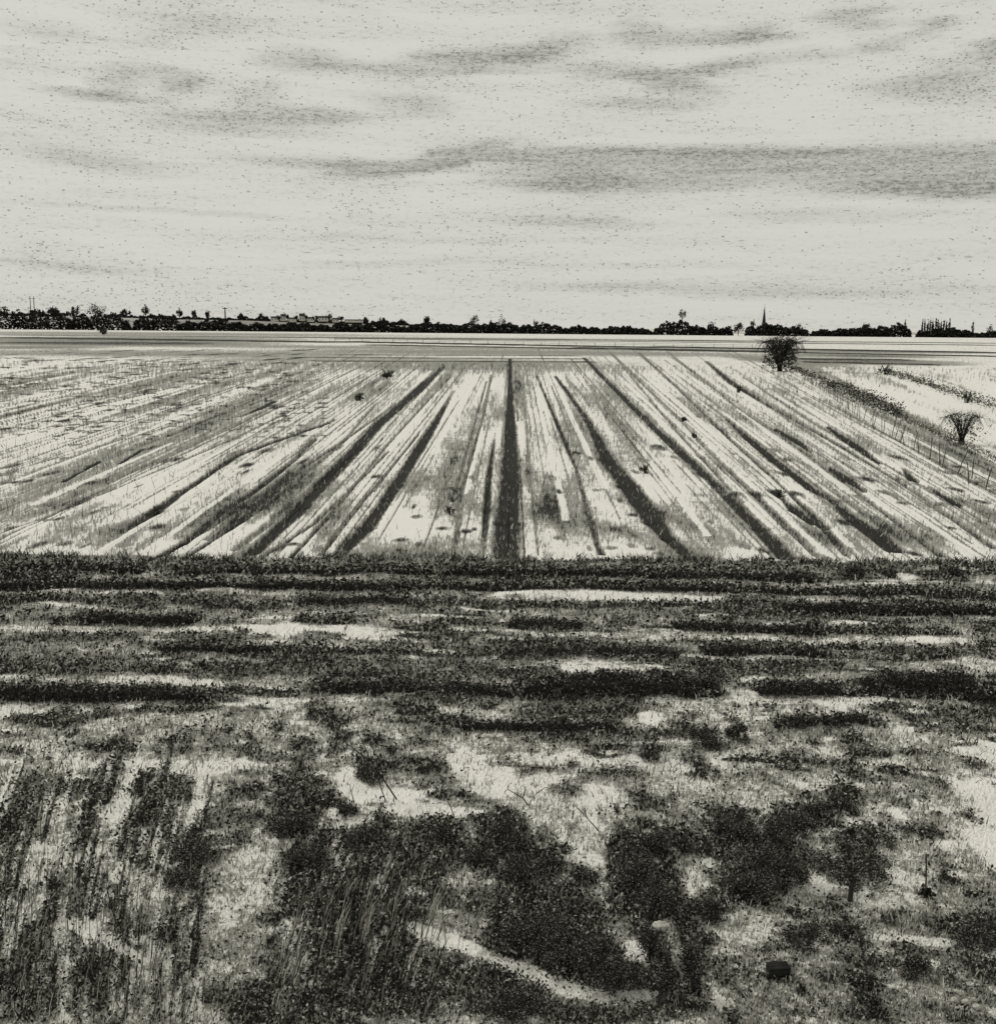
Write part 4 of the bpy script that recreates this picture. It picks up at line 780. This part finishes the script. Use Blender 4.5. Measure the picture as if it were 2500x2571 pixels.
# ---- foreground shrubs
SH = [(560,1600,90,70,0,'dark shrub above the left end of the leaning reeds'),(585,1655,110,60,0,'dark dense shrub at the top left of the leaning reeds'),(700,1625,110,50,.2,'dark shrub on top of the leaning reeds'),(846,1612,78,52,0,'round black shrub right of the reed tops'),
 (918,1665,64,50,0,'small round dark shrub between the reeds and the central shrubs'),(962,1625,90,80,0,'dark rounded shrub at the centre, topping the middle clump'),(1000,1690,90,70,0,'dark shrub below the central rounded shrub'),(1050,1668,54,38,0,'small black shrub right of the central rounded one'),
 (1120,1686,52,26,0,'small black low shrub in the saddle between the middle and right clumps'),(1010,1812,150,110,.25,'big black shrub above the pale winding path'),(1100,1860,150,100,.25,'big dark shrub on the upper side of the winding path'),(1185,1885,100,70,.2,'dark shrub above the right end of the winding path'),
 (1262,1745,110,80,0,'black spreading shrub above the pale rock'),(1232,1640,110,80,0,'dark shrub in the upper left of the right hand clump'),(1305,1632,50,40,0,'small dark round shrub between the two right hand clumps'),(1208,1700,110,80,.1,'dark shrub directly below the upper left one of the right hand clump'),
 (1395,1600,90,70,.2,'dark shrub topping the large right hand clump at its left'),(1460,1620,110,80,.25,'dark leaning shrub in the middle of the large right hand clump'),(1522,1590,76,56,.1,'black topped shrub at the right of the large right hand clump'),(1445,1680,140,90,.3,'widest leaning shrub of the large right hand clump'),
 (1430,1722,110,80,.2,'lowest dark shrub of the large right hand clump'),(1500,1690,90,60,.2,'dark shrub at the lower right of the large right hand clump'),(1360,1755,90,60,.1,'dark low shrub left of the pale snow triangle'),(1605,1550,80,50,0,'dark shrub standing highest above the trunked bush'),
 (1550,1560,56,44,0,'grey dark shrub left of the highest one on the right'),(1270,1910,48,130,0,'tall narrow black shrub at the right end of the path'),(1322,1906,44,130,0,'second tall narrow black shrub, right of the path end'),(1242,1830,50,70,0,'narrow dark shrub left of the pale rock'),
 (985,1948,130,52,0,'low dark shrub below the winding path'),(1545,1812,100,44,0,'low hatched grey shrub beside the small black round one'),(1600,1797,28,24,0,'small black round shrub above the black box'),(1532,1906,18,24,0,'tiny upright black shrub right of the black box'),
 (1875,1800,120,50,0,'dark low shrub at the right edge'),(1742,1866,80,40,0,'dark low shrub in the lower right'),(1655,1900,44,36,0,'dark shrub at the head of the slanting dark strip in the lower right'),(1668,1958,30,60,0,'thin dark shrub at the foot of the slanting strip'),
 (272,1525,28,40,0,'small dark upright shrub on the left above the snow patch'),(272,1580,26,40,0,'dark narrow shrub just below the upright one on the left'),(352,1640,100,70,.15,'dark shrub left of the pale clearing'),(350,1690,90,50,.15,'dark low shrub below the one left of the pale clearing'),
 (172,1866,32,36,0,'small black shrub with thin stem in the lower left'),(660,1560,50,30,0,'small dark shrub beside the bright snow left of centre'),(704,1490,70,34,0,'low dark shrub behind the bare forked twig'),(1345,1432,76,54,0,'round dark shrub in the upper right of the near ground'),
 (1242,1456,42,24,0,'small dark mound shrub left of the round one'),(1410,1420,60,40,0,'grey shrub right of the round dark one'),(1345,1315,90,60,.3,'black slanting shrub in the dark band right of centre'),(490,1105,30,34,0,'small black bush breaking the hedge line at the foot of the field'),
 (1632,1102,46,24,0,'black oval bush at the field foot, left of the pale patch'),(1700,1103,30,22,0,'black oval bush at the field foot, touching the pale patch'),(1818,1100,46,22,0,'dark bush at the field foot, right of the pale patch'),(310,1190,120,22,0,'long low dark bush in the left of the banded ground')]
for (x, y, w, h, ln, lab) in SH:
    shrub(x, y, w*1.05, h, lab, int(min(6500, 360+w*h*.55)), max(7, int(w/9)), ln)
# bush on a real trunk at right
def trunk_bush():
    loc = on(1624, 1722); s = pxm(math.hypot(loc[1], CAMH)); o = empty('small_tree', loc); tag(o, 'small dark tree with visible leaning trunk in the right foreground', 'small tree'); H_ = 140*s; W_ = 150*s
    L = [([(0, 0, -.1), (.02, 0, H_*.3), (-.03, 0, H_*.55), (-.1, 0, H_*.8)], [s*5, s*4, s*3, s*1.5]), ([(0, 0, H_*.4), (W_*.2, 0, H_*.6), (W_*.3, 0, H_*.85)], [s*4, s*3, s*1.5]), ([(0, 0, H_*.35), (-W_*.2, 0, H_*.5), (-W_*.34, 0, H_*.62)], [s*4, s*3, s*1.5])]
    link('trunk', tubes_mesh('trunk', L, 7), M_bark, o)
    P = clump_points(4200, W_*.56, W_*.45, H_*.78, 26); P[:, 2] += H_*.30; V, F, A = leaves(P, s*2.0, 1.7); link('crown', mesh_np('crown', V, F, {'leaf_random': A}), M_scrub, o)
trunk_bush()
def ball_post():
    loc = on(1770, 1712); s = pxm(math.hypot(loc[1], CAMH)); o = empty('marker_post', loc); tag(o, 'thin dark leaning post with a black round tuft at its foot, right foreground', 'post')
    link('shaft', tubes_mesh('shaft', [([(0, 0, -.1), (-s*3, 0, s*55), (-s*5, 0, s*85)], [s*1.8, s*1.3, s*.8])], 7), M_post, o)
    P = clump_points(420, s*12, s*12, s*25, 6, 0, .5); V, F, A = leaves(P, s*3.2, 1.5); link('tuft', mesh_np('tuft', V, F, {'leaf_random': A}), M_hedge, o)
ball_post()
# ---- low hedges in the banded middle ground
LH = [(0,1092,270,1094,10,'low black hedge at the left end of the field foot'),(330,1097,830,1099,9,'long low black hedge along the field foot left of centre'),(835,1100,1230,1104,10,'long low black hedge along the field foot under the central furrow'),(1235,1106,1560,1110,12,'low black hedge along the field foot right of centre'),
 (-40,1126,440,1127,11,'second dark hedge line on the left, just below the field foot'),(440,1127,950,1129,9,'second dark hedge line left of centre, just below the field foot'),(950,1129,1400,1130,8,'second dark hedge line above the long bright strip'),(1400,1134,1940,1150,10,'second dark hedge line on the right, sloping to the edge'),
 (150,1191,370,1193,15,'dark lens shaped hedge above the left end of the bright strip'),(570,1160,780,1157,14,'dark low hedge in the third line left of centre'),(970,1198,1115,1200,15,'dark low hedge below the bright strip at centre'),(1290,1208,1565,1211,13,'dark low hedge below the bright strip right of centre'),
 (1500,1173,1910,1176,14,'dark low hedge in the third line on the right'),(305,1249,535,1251,12,'black straight low hedge left of centre in the banded ground'),(955,1256,1300,1258,16,'dark ragged low hedge at centre in the banded ground'),(1350,1252,1580,1255,15,'dark ragged low hedge right of centre in the banded ground'),
 (-40,1337,400,1340,20,'thick dark hedge at the left of the lowest dark band'),(610,1325,980,1332,22,'thick dark hedge left of centre in the lowest dark band'),(1000,1328,1330,1330,34,'thickest black hedge at the centre of the lowest dark band'),(1450,1326,1610,1330,22,'black hedge right of the pale gap in the lowest dark band'),
 (1650,1326,1860,1322,34,'thick black hedge near the right edge in the lowest dark band'),(1850,1344,1980,1350,26,'black hedge at the right edge, lowest in its band'),(880,1396,1180,1398,13,'dark thin hedge trailing below the centre of the lowest dark band'),(1480,1392,1665,1384,16,'dark low hedge in the upper right of the near ground')]
for (x0, y0, x1, y1, h, lab) in LH: hedge(x0, y0, x1, y1, h*1.25, lab, int(abs(x1-x0)*h*2.0), name='low_hedge', ragged=.28 if y0 < 1260 else .5, thick=1.2, leaf=.6, m=M_hedge)
# ---- bare twigs
def twig(px, py, paths, label, r=1.3):
    loc = on(px, py); s = pxm(math.hypot(loc[1], CAMH)); o = empty('bare_twig', loc); tag(o, label, 'twig'); 
    for k, pth in enumerate(paths):
        pts = [((x-px)*s, rng.normal()*s*1.5, max((py-y)*s*1.12, -.02)) for x, y in pth]; n = len(pts)
        link('stem' if k == 0 else 'branch', tubes_mesh('stem', [(pts, [s*r*(1-.6*i/(n-1))*(1 if k == 0 else .7) for i in range(n)])], 5), M_twig, o)
twig(758, 1528, [[(758,1528),(735,1495),(712,1462),(690,1448),(668,1430),(655,1418)],[(712,1462),(700,1435),(688,1412)],[(735,1495),(728,1462),(704,1425)],[(712,1462),(718,1448),(702,1405)]], 'bare forked dark twig standing on the bright snow left of centre', 1.6)
twig(738, 1532, [[(738,1532),(726,1500),(716,1470)],[(726,1500),(720,1485),(708,1470)]], 'shorter bare twig left beside the forked one', 1.2)
twig(1145, 1592, [[(1145,1592),(1122,1568),(1098,1545)],[(1122,1568),(1118,1552),(1112,1548)]], 'single bare leaning twig on the pale ground right of centre', 1.3)
twig(868, 1555, [[(868,1555),(856,1528),(846,1508)],[(856,1528),(862,1518),(864,1506)]], 'small bare twig on the bright snow at centre', 1.1)
twig(1010, 1542, [[(1010,1542),(1000,1528),(985,1520),(972,1512),(965,1518),(970,1524)],[(1000,1528),(1005,1512),(998,1506),(994,1512)],[(1010,1542),(1025,1520),(1022,1508),(1034,1504)],[(1025,1520),(1040,1510),(1052,1512),(1046,1502)]], 'curly low bramble twigs on the pale ground at centre', 1.2)
twig(677, 1535, [[(677,1535),(672,1515),(669,1502)],[(672,1515),(676,1506),(678,1500)]], 'tiny thin twig at the left edge of the bright snow', 1.1)
twig(222, 1765, [[(222,1765),(216,1735),(210,1712),(218,1700),(224,1708)],[(216,1735),(226,1715),(240,1700),(250,1680),(258,1660)]], 'hooked dark stem bending over in the lower left', 1.6)
twig(1640, 1226, [[(1640,1230),(1660,1222),(1672,1216)],[(1660,1222),(1664,1210),(1672,1204)]], 'small pale headed twig in the banded ground on the right', 1.2)
# ---- rocks, box
def rock(px, py, w, h, label, m=None):
    loc = on(px, py); s = pxm(math.hypot(loc[1], CAMH)); import bmesh
    bm = bmesh.new(); bmesh.ops.create_icosphere(bm, subdivisions=4, radius=1)
    from mathutils import noise as mn
    sd_ = Vector((px*.13, py*.07, 1)); 
    for v in bm.verts:
        k = 1+.36*mn.noise(v.co*1.3+sd_)+.20*mn.noise(v.co*3.5+sd_)+.07*mn.noise(v.co*11+sd_); v.co = Vector((v.co.x*w/2*s*k, v.co.y*w/2*s*.8*k, v.co.z*h/2*s*k*1.0+h*.3*s))
    me = bpy.data.meshes.new('rock'); bm.to_mesh(me); bm.free(); me.polygons.foreach_set('use_smooth', [True]*len(me.polygons))
    o = link('rock', me, m or M_rock); o.location = loc; tag(o, label, 'rock')
rock(1262, 1774, 32, 16, 'pale smooth rock lying against the black shrub in the right foreground')
for (x, y, w, h, lab) in [(1836,1902,12,9,'uppermost pale pebble of the cluster in the lower right corner'),(1824,1916,14,9,'leftmost pale pebble of the lower right cluster'),(1846,1918,14,9,'pale pebble in the middle of the lower right cluster'),(1862,1912,10,9,'small upright pale pebble right of the cluster middle'),(1868,1926,14,8,'rightmost pale pebble of the lower right cluster')]: rock(x, y, w, h, lab)
def crate():
    loc = on(1486, 1874); s = pxm(math.hypot(loc[1], CAMH)); o = empty('wooden_box', loc, .1); tag(o, 'small black wooden box lying on the ground in the lower right', 'box'); w, h = 36*s, 18*s
    pr = [box_vf(-w/2, -w*.3, -.02, w/2, w*.3, h)]; V, F, A = join(pr); link('body', mesh_np('body', V, F), M_black, o)
    V, F, A = join([box_vf(-w/2-.006, -w*.3-.006+i*w*.21, h+.003, w/2+.006, -w*.3+i*w*.21+w*.18, h+.018) for i in range(3)]); link('lid', mesh_np('lid', V, F), M_black, o)
crate()
sc.cycles.max_bounces = 4
